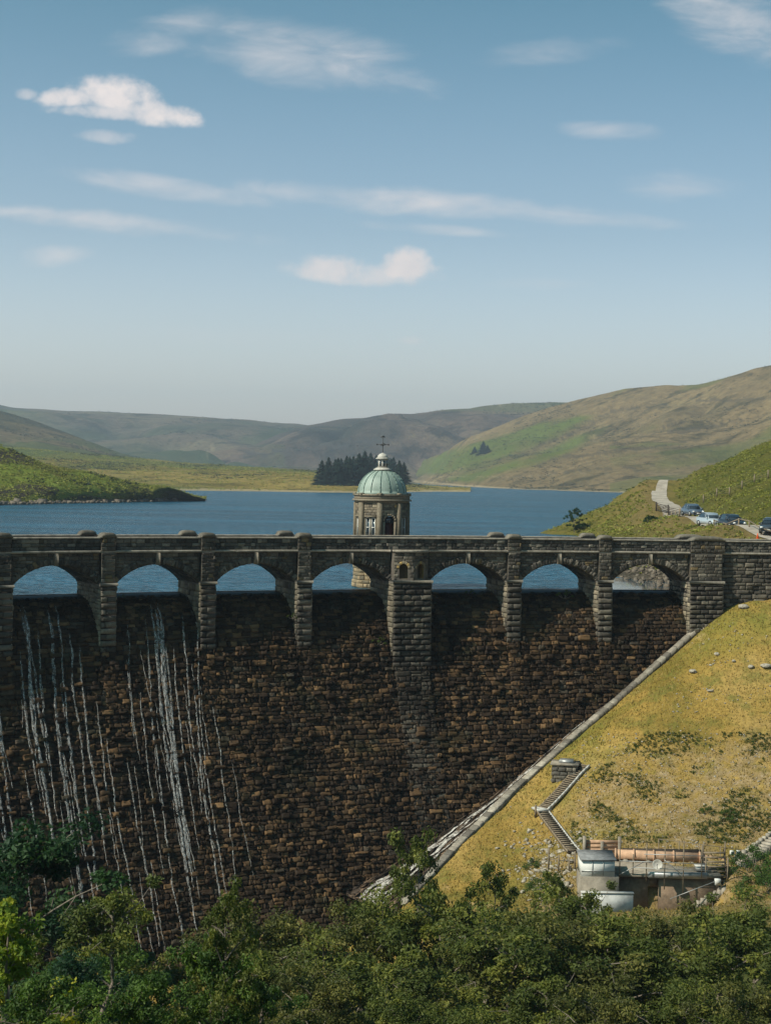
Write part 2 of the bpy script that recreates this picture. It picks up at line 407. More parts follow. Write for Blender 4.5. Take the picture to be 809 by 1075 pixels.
def pier(sc, w, f_low, f_up, zlow, name='pier', up_w=None, palette=PPIER, ch=.5):
    st = Stone(); w0, w1 = sc - w / 2, sc + w / 2; up_w = up_w or w - .16
    u0, u1 = sc - up_w / 2, sc + up_w / 2
    # lower shaft core, follows down to the face
    st.dbox(w0 + .04, w1 - .04, DEP, f_low - .04, zlow - 2.5, ZS, 1, None, 1)
    st.dbox(u0 + .01, u1 - .01, DEP, f_up - .01, ZS, ZT, 0, (.11, .094, .072), 1)
    batter = .03
    def fm(u, v, h): return D(u, f_low + h + batter * (ZS - v), v)
    zz = zlow - .6; k = 0; rows = []
    while zz < ZS - .05:
        hh = min(ch, ZS - zz)
        nb = max(2, int(round(w / .8))) if w > 2 else (1 if k % 2 else 2)
        ed = np.linspace(w0, w1, nb + 1); ed[1:-1] += (.18 if k % 2 else -.18) + RNG.uniform(-.08, .08, nb - 1)
        for j in range(nb): rows.append((ed[j] + .015, ed[j + 1] - .015, zz, zz + hh - .10))
        zz += hh; k += 1
    rows = np.array(rows); st.blk(rows, RNG.uniform(.04, .12, len(rows)), fm, palette, pillow=.065, rough=.045, depth=.06)
    st.dbox(w0 - .01, w1 + .01, DEP, .012, ZS, ZT, 0, (.085, .073, .056), 1)
    # upper pilaster front
    if name == 'pier':
        a = courses(u0, u1, ZS + .26, ZT, .3, .6, .02, .1)
        st.blk(a, RNG.uniform(.02, .06, len(a)), lambda u, v, h: D(u, f_up + h, v), PARC, pillow=.02, rough=.02, depth=.05)
    # sides (jambs)
    for side in (-1, 1):
        edge = w0 if side < 0 else w1
        a = courses(DEP, f_low, max(zlow - .5, -5), ZS, .42, .75, .03, .15)
        a = a[a[:, 2] > -np.interp((a[:, 0] + a[:, 1]) / 2, _o, -_z) - .7]
        st.blk(a, RNG.uniform(.02, .07, len(a)), lambda u, v, h: D(edge + side * h, u, v), [(3, (.17, .145, .105)), (2, (.24, .20, .14)), (1, (.10, .085, .065))], pillow=.04, rough=.02, depth=.05)
    # impost band
    st.dbox(w0 - .10, w1 + .10, DEP - .06, f_low + .16, ZS - .02, ZS + .22, 0, (.17, .15, .12))
    # parapet pilaster + string break
    return st
for sc in piers:
    st = pier(sc, PIER_W, .42, .32, -3.7)
    pr = st.build('pier', [M['stone'], M['mortar']], dam)

# shallow ribs that carry the piers on down the face
for sc, w_, zend in [(p_, 1.15, -8.5) for p_ in piers] + [(35.1, 3.2, -19.)]:
    l0, l1 = float(np.interp(3.9 if w_ < 2 else 5.9, -_z, _L)), float(np.interp(-zend, -_z, _L)); a = courses(sc - w_ / 2, sc + w_ / 2, l0, l1, .44, .75, .04, .15)
    fade = np.clip((l1 - a[:, 2]) / (l1 - l0), 0, 1); rb = Stone(); rb.blk(a, .05 + fade * .22, face_pt, [(4, (.036, .028, .021)), (3, (.06, .049, .037)), (1, (.095, .08, .06))] if w_ > 2 else PFACE, pillow=.05, rough=.06, depth=.3); rb.build('buttress_rib', [M['face'], M['mortar']], dam)
# end block beside the abutment
st = pier(62.6, 3.1, .7, .5, -3.2, ch=.42)
st.build('end_pier', [M['stone'], M['mortar']], dam)
# central wide pier with faceted bay and two niches
st = pier(35.1, 3.5, .95, .0, -5.6, 'wide', up_w=3.3, ch=.48)
bayplan = [(33.42, .1), (33.55, .45), (35.1, 1.05), (36.65, .45), (36.78, .1)]
for (p, q), has in zip(zip(bayplan[:-1], bayplan[1:]), (0, 1, 1, 0)):
    p = np.array(p); q = np.array(q); Lw = np.linalg.norm(q - p); t = (q - p) / Lw; nrm = np.array([-t[1], t[0]])
    if nrm[1] < 0: nrm = -nrm
    def fm(u, v, h, p=p, t=t, nrm=nrm): return D(p[0] + t[0] * u + nrm[0] * h, p[1] + t[1] * u + nrm[1] * h, v)
    if not has:
        st.sheet(fm, [0, Lw], [ZS, ZT], 0, (.12, .10, .08), 0); continue
    nw, z0, z1 = .37, ZS + .35, 2.62; c = Lw / 2
    us = np.concatenate([[0], np.linspace(c - nw, c + nw, 13), [Lw]])
    top = lambda u: z1 - nw + math.sqrt(max(0, nw * nw - (u - c) ** 2))
    for i in range(len(us) - 1):
        a, b = us[i], us[i + 1]; inside = a >= c - nw - 1e-6 and b <= c + nw + 1e-6
        if not inside: st.sheet(fm, [a, b], [ZS, ZT], 0, (.12, .10, .08), 0)
        else:
            za, zb = top(a), top(b)
            st.raw([fm(a, za, 0), fm(b, zb, 0), fm(b, ZT, 0), fm(a, ZT, 0)], [(0, 1, 2, 3)], np.tile([.12, .10, .08], (4, 1)), 0)
            st.raw([fm(a, ZS, 0), fm(b, ZS, 0), fm(b, z0, 0), fm(a, z0, 0)], [(0, 1, 2, 3)], np.tile([.12, .10, .08], (4, 1)), 0)
            st.raw([fm(a, za, 0), fm(b, zb, 0), fm(b, zb, -.55), fm(a, za, -.55)], [(0, 1, 2, 3)], np.tile([.20, .14, .06], (4, 1)), 0)
            st.raw([fm(a, z0, 0), fm(b, z0, 0), fm(b, z0, -.55), fm(a, z0, -.55)], [(0, 1, 2, 3)], np.tile([.20, .15, .08], (4, 1)), 0)
            st.raw([fm(a, z0, -.55), fm(b, z0, -.55), fm(b, zb, -.55), fm(a, za, -.55)], [(0, 1, 2, 3)], np.tile([.09, .07, .04], (4, 1)), 0)  # niche back coloured darker, shade of the recess put into the stone
    for u in (c - nw, c + nw):
        st.raw([fm(u, z0, 0), fm(u, z1 - nw, 0), fm(u, z1 - nw, -.55), fm(u, z0, -.55)], [(0, 1, 2, 3)], np.tile([.26, .17, .06], (4, 1)), 0)  # jambs coloured bright ochre, their sunlit look put into the stone
    # ring stones round the niche and quoins
    te = np.linspace(-math.pi / 2, math.pi / 2, 8)
    arr = np.array([(te[k], te[k + 1] - .03, nw, nw + .24) for k in range(7)])
    st.blk(arr, np.full(7, .05), lambda u, v, h: fm(c + v * np.sin(u), z1 - nw + v * np.cos(u), h), [(1, (.2, .16, .10)), (.6, (.3, .2, .07))], pillow=.02, rough=.01, depth=.03)
    a = courses(0, Lw, ZS + .25, ZT, .26, .42, .02, .1, lambda a: ~((a[:, 1] > c - nw - .02) & (a[:, 0] < c + nw + .02) & (a[:, 2] < z1 + .02)))
    st.blk(a, np.full(len(a), .025), fm, PARC, pillow=.02, rough=.012, depth=.03)
st.build('niche_pier', [M['stone'], M['mortar']], dam)

# ---- string course, parapets, coping
def ribbon(name, pts, z0, z1, mat, ns=1, stone=False, parent=dam):
    """pts: list (s0,s1,o_front,o_back)"""
    r = Stone()
    for s0, s1, of, ob in pts:
        r.dbox(s0, s1, ob, of, z0, z1, 0, (.22, .19, .15), max(1, int((s1 - s0) / 2)))
    return r.build(name, mat, parent)
ribbon('road_deck', [(S0, S1, -.2, -5.0)], ZT - .1, ZT + .12, [M['road']])
ribbon('string_course', [(S0, 33.3, .24, -.3), (36.9, S1, .24, -.3)], ZT, ZT + .2, [M['cope']])
bs = Stone(); P = [D(u, o + .22, z) for z in (ZT, ZT + .2) for u, o in bayplan] ; n = 5
P += [D(u, -.3, z) for z in (ZT, ZT + .2) for u, o in bayplan]
F = [(k, k + 1, n + k + 1, n + k) for k in range(4)] + [(n + k, n + k + 1, 3 * n + k + 1, 3 * n + k) for k in range(4)] + [(k, 2 * n + k, 2 * n + k + 1, k + 1) for k in range(4)]
bs.raw(P, F, np.tile([.2, .17, .13], (len(P), 1)), 0); bs.build('string_course', [M['cope']], dam)
ZP0, ZP1 = ZT + .2, 4.74
pa = Stone()
a = courses(S0, S1, ZP0, ZP1, .30, .52, .02, .1)
pa.blk(a, RNG.uniform(.02, .08, len(a)), lambda u, v, h: D(u, .02 + h, v), [(3, (.05, .045, .038)), (3, (.09, .08, .066)), (1.6, (.19, .165, .13))], pillow=.03, rough=.03, depth=.06)
pa.dbox(S0, S1, -.42, 0, ZP0, ZP1, 1, None, 40)
pa.build('parapet', [M['stone'], M['mortar']], dam)
ribbon('coping', [(S0, S1, .16, -.5)], ZP1, ZP1 + .14, [M['cope']])
pa = Stone(); a = courses(S0, S1, ZP0, ZP1, .30, .52, .02, .1)
pa.blk(a, RNG.uniform(.02, .06, len(a)), lambda u, v, h: D(u, -4.75 + h, v), PARC, pillow=.02, rough=.02, depth=.05)
pa.dbox(S0, S1, -5.2, -4.78, ZP0 - .2, ZP1, 1, None, 40)
pa.build('far_parapet', [M['stone'], M['mortar']], dam)
ribbon('far_coping', [(S0, S1, -4.68, -5.3)], ZP1, ZP1 + .14, [M['cope']])
ribbon('back_string_course', [(S0, S1, -5.0, -5.42)], ZT, ZT + .2, [M['cope']])
def cap(sc, w, of, ob, name='parapet_cap'):
    """rounded stone cap that stands over the parapet at every pier"""
    st = Stone(); a = courses(sc - w / 2, sc + w / 2, ZP0 - .02, ZP1 + .1, .32, .6, .02, .1)
    st.dbox(sc - w / 2, sc + w / 2, ob, of, ZP0 - .02, ZP1 + .12, 1)
    sg = 1 if of > -1 else 1
    st.blk(a, RNG.uniform(.02, .06, len(a)), lambda u, v, h: D(u, of + h, v), PARC, pillow=.02, rough=.02, depth=.05)
    n = 8; P = []
    for k in range(n + 1):
        t = -1 + 2 * k / n; z = ZP1 + .14 + .36 * (1 - abs(t) ** 5); u = sc + t * (w / 2 + .06)
        P += [D(u, of + .12, z), D(u, of + .12, ZP1 + .1), D(u, ob - .1, ZP1 + .1), D(u, ob - .1, z)]
    F = [(4 * i + k, 4 * i + 4 + k, 4 * i + 4 + (k + 1) % 4, 4 * i + (k + 1) % 4) for i in range(n) for k in range(4)] + [(0, 1, 2, 3), (4 * n, 4 * n + 1, 4 * n + 2, 4 * n + 3)]
    st.raw(P, F, np.tile([.15, .13, .10], (len(P), 1)), 0)
    st.build(name, [M['stone'], M['mortar']], dam)
for sc in piers:
    cap(sc, 1.2, .30, -.46); cap(sc, 1.3, -4.7, -5.34)
cap(62.7, 3.2, .5, -.5); cap(62.7, 2.4, -4.7, -5.5)
pr = Stone(); a = courses(61.1, 62.0, ZP0, ZP1 + .1, .3, .5, .02, .1)

# ---- valve tower on the upstream side
best = min(np.arange(25, 45, .05), key=lambda s: abs(to_px(D(s, -8.35, 8))[0] - 400.5))
TC = D(best, -8.35, 0); fn = D(best, -7.35, 0) - D(best, -8.35, 0); fn_ang = math.atan2(fn[1], fn[0])
tower = thing('valve_tower', 'small octagonal stone tower with pale green copper dome rising behind the dam parapet', 'tower', tuple(TC))
def octo(R_, rot): return [(R_ * math.cos(rot + math.pi / 4 * k), R_ * math.sin(rot + math.pi / 4 * k)) for k in range(8)]
ROT = fn_ang + math.pi / 8
RB = 2.42; tw = Stone(); Z0t, Z1t = 3.3, 7.75
faces = []
pl = octo(RB, ROT)
for k in range(8):
    p = np.array(pl[k - 1]); q = np.array(pl[k]); Lw = np.linalg.norm(q - p); t = (q - p) / Lw; nn = np.array([t[1], -t[0]])
    if nn @ (p + q) < 0: nn = -nn
    def fm(u, v, h, p=p, t=t, nn=nn):
        u, v, h = np.broadcast_arrays(u, v, h); return np.stack([p[0] + t[0] * u + nn[0] * h, p[1] + t[1] * u + nn[1] * h, v], -1)
    faces.append((fm, Lw, p, q, nn, t))
    door = k == 0   # facet whose normal faces the dam road
    side = (k % 8) in (1, 7, 2, 6, 4)
    op = None
    if door: op = (Lw / 2 - .42, Lw / 2 + .42, 3.8, 6.55)
    elif k % 8 in (7, 6, 5, 3, 2, 1): op = (Lw / 2 - .48, Lw / 2 + .48, 4.55, 6.45)
    if op:
        o0, o1, z0, z1 = op
        for (ua, ub, va, vb) in ((0, o0, Z0t, Z1t), (o1, Lw, Z0t, Z1t), (o0, o1, Z0t, z0), (o0, o1, z1, Z1t)):
            tw.sheet(fm, [ua, ub], [va, vb], 0, (.14, .115, .08), 0)
        for (ua, ub, va, vb) in ((o0, o0, z0, z1), (o1, o1, z0, z1)):
            tw.raw([fm(ua, va, 0.), fm(ua, vb, 0.), fm(ua, vb, -.25), fm(ua, va, -.25)], [(0, 1, 2, 3)], np.tile([.2, .17, .12], (4, 1)), 0)
        for vv in (z0, z1): tw.raw([fm(o0, vv, 0.), fm(o1, vv, 0.), fm(o1, vv, -.25), fm(o0, vv, -.25)], [(0, 1, 2, 3)], np.tile([.2, .17, .12], (4, 1)), 0)
    else: tw.sheet(fm, [0, Lw], [Z0t, Z1t], 0, (.14, .115, .08), 0)
    a = courses(.05, Lw - .05, Z0t, Z1t - .02, .24, .42, .02, .12, None if not op else (lambda a, op=op: ~((a[:, 1] > op[0]) & (a[:, 0] < op[1]) & (a[:, 3] > op[2]) & (a[:, 2] < op[3]))))
    tw.blk(a, RNG.uniform(.01, .03, len(a)), fm, [(3, (.15, .12, .085)), (2, (.22, .18, .125)), (1, (.09, .075, .058)), (.4, (.30, .20, .08))], pillow=.015, rough=.01, depth=.03)
wall = tw.build('wall', [M['tower'], M['mortar']], tower)
# pilasters at the corners
for k in range(8):
    x, y = pl[k]; an = math.atan2(y, x)
    b = MB(); b.box((x * 1.0, y * 1.0, (Z0t + Z1t) / 2), (.30, .46, Z1t - Z0t - .01), an, .0, 0, (.165, .135, .092)); b.build('pilaster', M['tower'], tower, col=True)
bb = MB(); bb.prism(octo(2.62, ROT), -7, .7, (.22, .18, .11)); bb.prism(octo(2.5, ROT), .7, Z0t - .01, (.22, .18, .11)); bb.prism(octo(2.8, ROT), Z0t - .3, Z0t - .02, (.24, .2, .14))
bb.build('base', M['tower'], tower, col=True)
# stones on the base
st = Stone()
for (R_, z0, z1) in ((2.62, -1, .68), (2.5, .72, Z0t - .32)):
    pp = octo(R_, ROT)
    for k in range(8):
        p = np.array(pp[k - 1]); q = np.array(pp[k]); Lw = np.linalg.norm(q - p); t = (q - p) / Lw; nn = (p + q) / np.linalg.norm(p + q)
        fm = lambda u, v, h, p=p, t=t, nn=nn: np.stack(np.broadcast_arrays(p[0] + t[0] * u + nn[0] * h, p[1] + t[1] * u + nn[1] * h, v), -1)
        a = courses(0, Lw, z0, z1, .36, .6, .025, .1); st.blk(a, RNG.uniform(.02, .06, len(a)), fm, [(2, (.26, .20, .12)), (1, (.18, .15, .1))], pillow=.03, rough=.015, depth=.03)
st.build('base_stonework', [M['tower'], M['mortar']], tower)
c = MB()
for R_, z0, z1 in ((2.52, Z1t, Z1t + .14), (2.72, Z1t + .14, Z1t + .30), (2.56, Z1t + .30, Z1t + .62), (2.68, Z1t + .62, Z1t + .76)): c.prism(octo(R_, ROT), z0, z1, (.22, .18, .13))
for k in range(8):   # blocking-course blocks over each corner
    x, y = octo(2.5, ROT)[k]; c.box((x, y, Z1t + .80), (.3, .5, .16), math.atan2(y, x), col=(.2, .17, .12))
cor = c.build('cornice', M['tower'], tower, col=True)
zd = Z1t + .77
c = MB(); c.lathe([(2.32, 0), (2.32, .12)] + [(2.22 * math.cos(t), .12 + 2.12 * math.sin(t)) for t in np.linspace(0, rad(82), 14)], (0, 0, zd), 32); dome = c.build('dome', M['copper'], tower, True)
c = MB()
for k in range(16):
    an = ROT + 2 * math.pi * k / 16; pts = [((2.24 * math.cos(t)), .12 + 2.14 * math.sin(t)) for t in np.linspace(0, rad(82), 9)]
    for (r1, z1), (r2, z2) in zip(pts[:-1], pts[1:]): c.bar((r1 * math.cos(an), r1 * math.sin(an), zd + z1), (r2 * math.cos(an), r2 * math.sin(an), zd + z2), .06, .05)
c.build('dome_seam', simple('dark_copper', (.13, .19, .16), .6), dome)
zl = zd + 2.17
c = MB(); c.lathe([(.82, 0), (.82, .10), (.66, .16), (.62, .22), (.5, .24)], (0, 0, zl), 16); c.lathe([(.48, 0), (.46, .85)], (0, 0, zl + .2), 8, ROT)
c.lathe([(.62, 0), (.64, .08), (.5, .14)], (0, 0, zl + 1.02), 16); c.lathe([(.5, 0), (.46, .16), (.3, .34), (.1, .42), (.03, .46)], (0, 0, zl + 1.14), 16)
lan = c.build('lantern', M['lantern'], tower)
c = MB()
for k in range(8):
    an = ROT + math.pi / 8 + math.pi / 4 * k; c.box((.45 * math.cos(an), .45 * math.sin(an), zl + .62), (.04, .16, .55), an)
c.build('lantern_light', M['glass'], lan)
c = MB(); zf = zl + 1.5; c.bar((0, 0, zf), (0, 0, zf + 1.65), .05, n=6)
dx = np.array([math.cos(.3), math.sin(.3), 0]); dy = np.array([-dx[1], dx[0], 0])
c.bar(np.array([0, 0, zf + .85]) - dx * .5, np.array([0, 0, zf + .85]) + dx * .5, .04); c.bar(np.array([0, 0, zf + .85]) - dy * .5, np.array([0, 0, zf + .85]) + dy * .5, .04)
c.lathe([(.02, 0), (.14, .1), (.14, .2), (.02, .32)], (0, 0, zf + .72), 8)
for d_ in (dx, -dx, dy, -dy): c.box(tuple(d_ * .55 + np.array([0, 0, zf + .85])), (.1, .05, .14), .3)
c.bar(np.array([0, 0, zf + 1.55]) - dx * .26, np.array([0, 0, zf + 1.55]) + dx * .2, .03, .09)
c.box((0, 0, zf + 1.6), (.18, .04, .12), .3)
c.build('weather_vane', M['iron'], tower)
for k in range(8):
    fm, Lw, p, q, nn, t = faces[k]; mid = (p + q) / 2; rz = math.atan2(t[1], t[0])
    if k == 0:
        b = MB(); c0 = mid - nn * .15; b.box((c0[0], c0[1], 4.85), (.84, .07, 2.1), rz); dr = b.build('door', M['maroon'], tower)
        b = MB(); c1 = mid - nn * .12; b.box((c1[0], c1[1], 6.2), (.84, .06, .58), rz); b.build('fanlight', M['glass'], dr)
        b = MB(); te = np.linspace(-math.pi / 2, math.pi / 2, 9)
        for i in range(8):
            am = (te[i] + te[i + 1]) / 2; u = Lw / 2 + .55 * math.sin(am); v = 6.12 + .55 * math.cos(am); pt = fm(u, v, .07); b.box(tuple(pt), (.2, .14, .2), rz, .01)
        for sgn in (-1, 1):
            pt = fm(Lw / 2 + sgn * .54, 4.9, .07); b.box(tuple(pt), (.2, .14, 2.3), rz)
        b.build('door_surround', M['sur'], tower)
    elif k in (7, 6, 5, 3, 2, 1):
        for sg in (-1, 1):
            b = MB(); cu = Lw / 2 + sg * .27; z0, z1 = 4.6, 6.4
            for uu in (-.17, .17): b.box(tuple(fm(cu + uu, (z0 + z1) / 2, -.10)), (.075, .08, z1 - z0), rz)
            for vv in (z0 + .03, (z0 + z1) / 2, z1 - .03): b.box(tuple(fm(cu, vv, -.09)), (.36, .07, .075), rz)
            w_ = b.build('window', M['white'], tower)
            b = MB(); b.box(tuple(fm(cu, (z0 + z1) / 2, -.16)), (.34, .03, z1 - z0), rz); b.build('pane', M['glass'], w_)
        b = MB(); b.box(tuple(fm(Lw / 2, 4.48, .05)), (1.2, .25, .12), rz); b.box(tuple(fm(Lw / 2, 6.5, .04)), (1.15, .16, .14), rz); b.box(tuple(fm(Lw / 2, 5.5, -.08)), (.14, .1, 1.9), rz)
        b.build('window_surround', M['sur'], tower)

# ================================================================== WATER
def water_mat(name, deep, rough=.25, bstr=1.0):
    t = NT(name)
    n1 = t.noise(1.1, 4, .65, stretch=(.55, 1.0, 1)); n2 = t.noise(.28, 3, .6, stretch=(.5, 1.3, 1)); n3 = t.noise(.03, 4, .6, stretch=(.4, 1.5, 1))
    t.col(t.mix(t.ramp(n3, [(.4, 0.), (.62, 1.)]), deep, tuple(v * 1.7 for v in deep)), rough, .5); t.b.inputs['IOR'].default_value = 1.33
    b1 = t.n('ShaderNodeBump'); b1.inputs['Strength'].default_value = bstr; b1.inputs['Distance'].default_value = 9.; t.l(n2, b1.inputs['Height'])
    b2 = t.n('ShaderNodeBump'); b2.inputs['Strength'].default_value = bstr; b2.inputs['Distance'].default_value = 1.8; t.l(n1, b2.inputs['Height']); t.l(b1.outputs[0], b2.inputs['Normal'])
    t.l(b2.outputs[0], t.b.inputs['Normal']); return t.m
M['water'] = water_mat('lake_water', (.006, .078, .135))
b = []; ss = np.linspace(S0 - 60, S1 + 20, 60); near = D(ss, -4.7, 0)
offs = [0, 1.5, 4, 9, 20, 45, 100, 220]
V = []; 
for k, o in enumerate(offs): V.append(D(ss, -4.7 - o, 0.015))
V.append(np.stack([np.linspace(-2200, 1500, 60), np.full(60, 2500.), np.full(60, .015)], 1)); V.append(np.stack([np.linspace(-4000, 3000, 60), np.full(60, 9000.), np.full(60, .015)], 1))
V = np.concatenate(V); nr = len(offs) + 2
F = [(i * 60 + j, i * 60 + j + 1, (i + 1) * 60 + j + 1, (i + 1) * 60 + j) for i in range(nr - 1) for j in range(59)]
tag(link('lake', mesh_np('lake', V, np.array(F)), M['water']), 'wide blue rippled reservoir behind the dam', kind='structure')
cw = D(np.linspace(55.0, 64, 12), -4.85, .03); cw2 = np.linspace(atz(634, 605.5, .03), atz(722, 613, .03), 12); t = NT('calm_water'); t.col((.03, .06, .08), .05, .5); t.bump(t.noise(.5, 3, .5), .05, .05)
tag(link('calm_water', mesh_np('calm', np.concatenate([cw, cw2]), np.array([(j, j + 1, 13 + j, 12 + j) for j in range(11)])), t.m), 'calm pale water sheltered beside the right bank', kind='structure')
# thin overflow sheet over the crest
us = np.linspace(S0, 61, 180); vs = np.linspace(float(_L[2]) - .3, float(_L[2]) + 1.5, 10)
U, W = np.meshgrid(us, vs, indexing='ij'); P = face_pt(U, W, .03 + .012 * fbm(U * 3, W * 2, 2, 5)); nb = len(vs)
F = np.array([(i * nb + j, (i + 1) * nb + j, (i + 1) * nb + j + 1, i * nb + j + 1) for i in range(len(us) - 1) for j in range(nb - 1)])
M['over'] = simple('dark_spill_water', (.010, .010, .009), .5, .15, bump=.4, scale=2)
tag(link('overflow_water', mesh_np('overflow', P.reshape(-1, 3), F, None, True), M['over']), 'thin dark sheet of water sliding over the crest', kind='structure')
# white trickles down the face
def foam_mat():
    t = NT('white_falling_water'); f = t.noise(5.0, 8, .85, stretch=(1.5, 1.5, .5)); t.col((.72, .71, .68), .5, .3)
    tr = t.n('ShaderNodeBsdfTransparent'); ms = t.n('ShaderNodeMixShader'); t.l(t.ramp(f, [(.43, 0.), (.70, .75)]), ms.inputs[0])
    t.l(tr.outputs[0], ms.inputs[1]); t.l(t.b.outputs[0], ms.inputs[2]); t.l(ms.outputs[0], t.out.inputs[0]); return t.m
M['foam'] = foam_mat()
fv = []; ff = []; nfv = 0
def trickle(s, L1, L2, w, seed, drift=0):
    global nfv
    rr = random.Random(seed); L = L1; P = []; x = s; n = 0
    while L < L2:
        x += rr.gauss(0, .028) + drift * .22; ww = w * (.45 + 1.0 * vnoise(L * .9, seed * 3.1, 3)) * min(1, (L - L1) / 2 + .15) * min(1, (L2 - L) / 3 + .1)
        h = .27 + .06 * rr.random()
        P += [face_pt(x - ww / 2, L, h - .04), face_pt(x, L, h + .04), face_pt(x + ww / 2, L, h - .04)]; n += 1; L += .22
    for i in range(n - 1):
        for k in (0, 1): ff.append((nfv + 3 * i + k, nfv + 3 * i + k + 1, nfv + 3 * i + 4 + k, nfv + 3 * i + 3 + k))
    fv.extend(P); nfv += len(P)
LS = lambda z: float(np.interp(-z, -_z, _L))
rr = random.Random(3)
def px_to_s(px, z):
    ss = np.linspace(S0, 66, 500); x, _ = to_px(D(ss, face_off(z), z)); return float(np.interp(px, x, ss))
main = [(25, 1.5, 22, .42), (33, 3, 14, .25), (42, 5, 17, .22), (60, 1.5, 28, .42), (76, 3, 26, .25), (84, 3.5, 20, .30), (92, 8, 24, .22), (50, 9, 22, .2), (14, 5, 15, .2),
        (136, 3, 12, .16), (152, 2.5, 30, .24), (166, 1.2, 24, .55), (173, 8, 26, .28), (182, 6, 22, .18), (140, 9, 22, .18), (160, 12, 30, .25), (192, 2.5, 18, .16), (198, 9, 26, .2),
        (206, 4, 27, .14), (215, 12, 26, .14),  (120, 12, 30, .22), (128, 7, 15, .12),  (5, 12, 22, .2), (100, 16, 28, .22), (-20, 3, 20, .4), (-45, 2, 25, .4), (-90, 2, 22, .4)]
for i, (px, za, zb, w) in enumerate(main):
    s = px_to_s(px, -3)
    for j in range(3 if w > .5 else 2 if w > .3 else 1): trickle(s + rr.gauss(0, w * .7), LS(-max(za * rr.uniform(.5, 1.1), .9)), LS(-zb * rr.uniform(.8, 1.)), .07 + w * rr.uniform(.14, .42), i * 11 + j + 1, -.018)
    for j in range(2 if w > .3 else 1):
        z1 = za + rr.uniform(1, 9); trickle(s + rr.uniform(-.9, .9), LS(-z1), LS(-min(z1 + rr.uniform(3, 9), 33)), w * .22, 300 + i * 7 + j, rr.uniform(-.05, .03))
tag(link('falling_water', mesh_np('falling', np.array(fv), np.array(ff), None, True), M['foam']), 'thin white trickles of water running down the dam face', kind='stuff')

# ================================================================== TERRAIN
def tps(P, smooth=0.):
    P = np.asarray(P, float); n = len(P); c = P[:, :2].mean(0); sc = 50.
    A = (P[:, :2] - c) / sc; d = np.linalg.norm(A[:, None] - A[None], axis=2); K = np.where(d > 0, d * d * np.log(d + 1e-12), 0) + smooth * np.eye(n)
    Q = np.hstack([np.ones((n, 1)), A]); Mx = np.block([[K, Q], [Q.T, np.zeros((3, 3))]]); sol = np.linalg.solve(Mx, np.concatenate([P[:, 2], [0, 0, 0]]))
    def f(X, Y):
        X = np.asarray(X, float); Y = np.asarray(Y, float); sh = X.shape; B = np.stack([X.ravel(), Y.ravel()], 1); B = (B - c) / sc; out = np.zeros(len(B))
        for i in range(0, len(B), 20000):
            b = B[i:i + 20000]; d = np.linalg.norm(b[:, None] - A[None], axis=2); out[i:i + 20000] = np.where(d > 0, d * d * np.log(d + 1e-12), 0) @ sol[:n] + sol[n] + b @ sol[n + 1:]
        return out.reshape(sh)
    return f
def dam_hit(px, py):
    for Y in np.arange(95, 170, .05):
        P = at(px, py, Y); s, o = Dinv(P[0], P[1])
        if o < (face_off(P[2]) if P[2] < 0 else 0): return P
CPX = [(737, 653), (700, 685), (640, 735), (600, 766), (560, 799), (520, 834), (480, 862), (440, 890), (400, 915), (360, 938)]
KPX = [(741, 650), (702, 684.5), (644, 736), (606, 768), (572, 799), (540, 827), (510, 857), (480, 886), (452, 916), (420, 950)]
KD = [.5, .8, 1.2, 1.7, 2.5, 3.6, 5, 6, 7, 8]
CP = [dam_hit(*p) for p in CPX]; KP = [at(k[0], k[1], c[1] - d) for k, c, d in zip(KPX, CP, KD)]
# downstream slope control points
G = []
for k in KP: G.append((k[0] + .5, k[1] - .5, k[2] - .25))
def g(px, py, Y): G.append(tuple(at(px, py, Y)))
g(760, 644, 144.0); g(785, 634.5, 145.2); g(812, 625, 146.2); g(870, 600, 146); g(950, 570, 145)
g(700, 720, 138); g(760, 700, 138); g(820, 680, 139); g(900, 650, 140)
g(650, 760, 134.5); g(720, 780, 131); g(809, 770, 131); g(900, 750, 132)
g(594, 812, 131.0); g(650, 830, 127); g(720, 840, 124.5); g(809, 840, 124); g(900, 830, 124)
g(560, 870, 126); g(610, 895, 119.5); g(660, 885, 119.2); g(720, 885, 119); g(780, 885, 119); g(860, 880, 119)
g(520, 910, 122); g(560, 935, 116); g(600, 950, 111); g(660, 965, 108); g(740, 960, 108); g(800, 930, 112); g(870, 930, 112)
g(480, 950, 116); g(550, 990, 107); g(700, 1010, 102); g(850, 1000, 102)
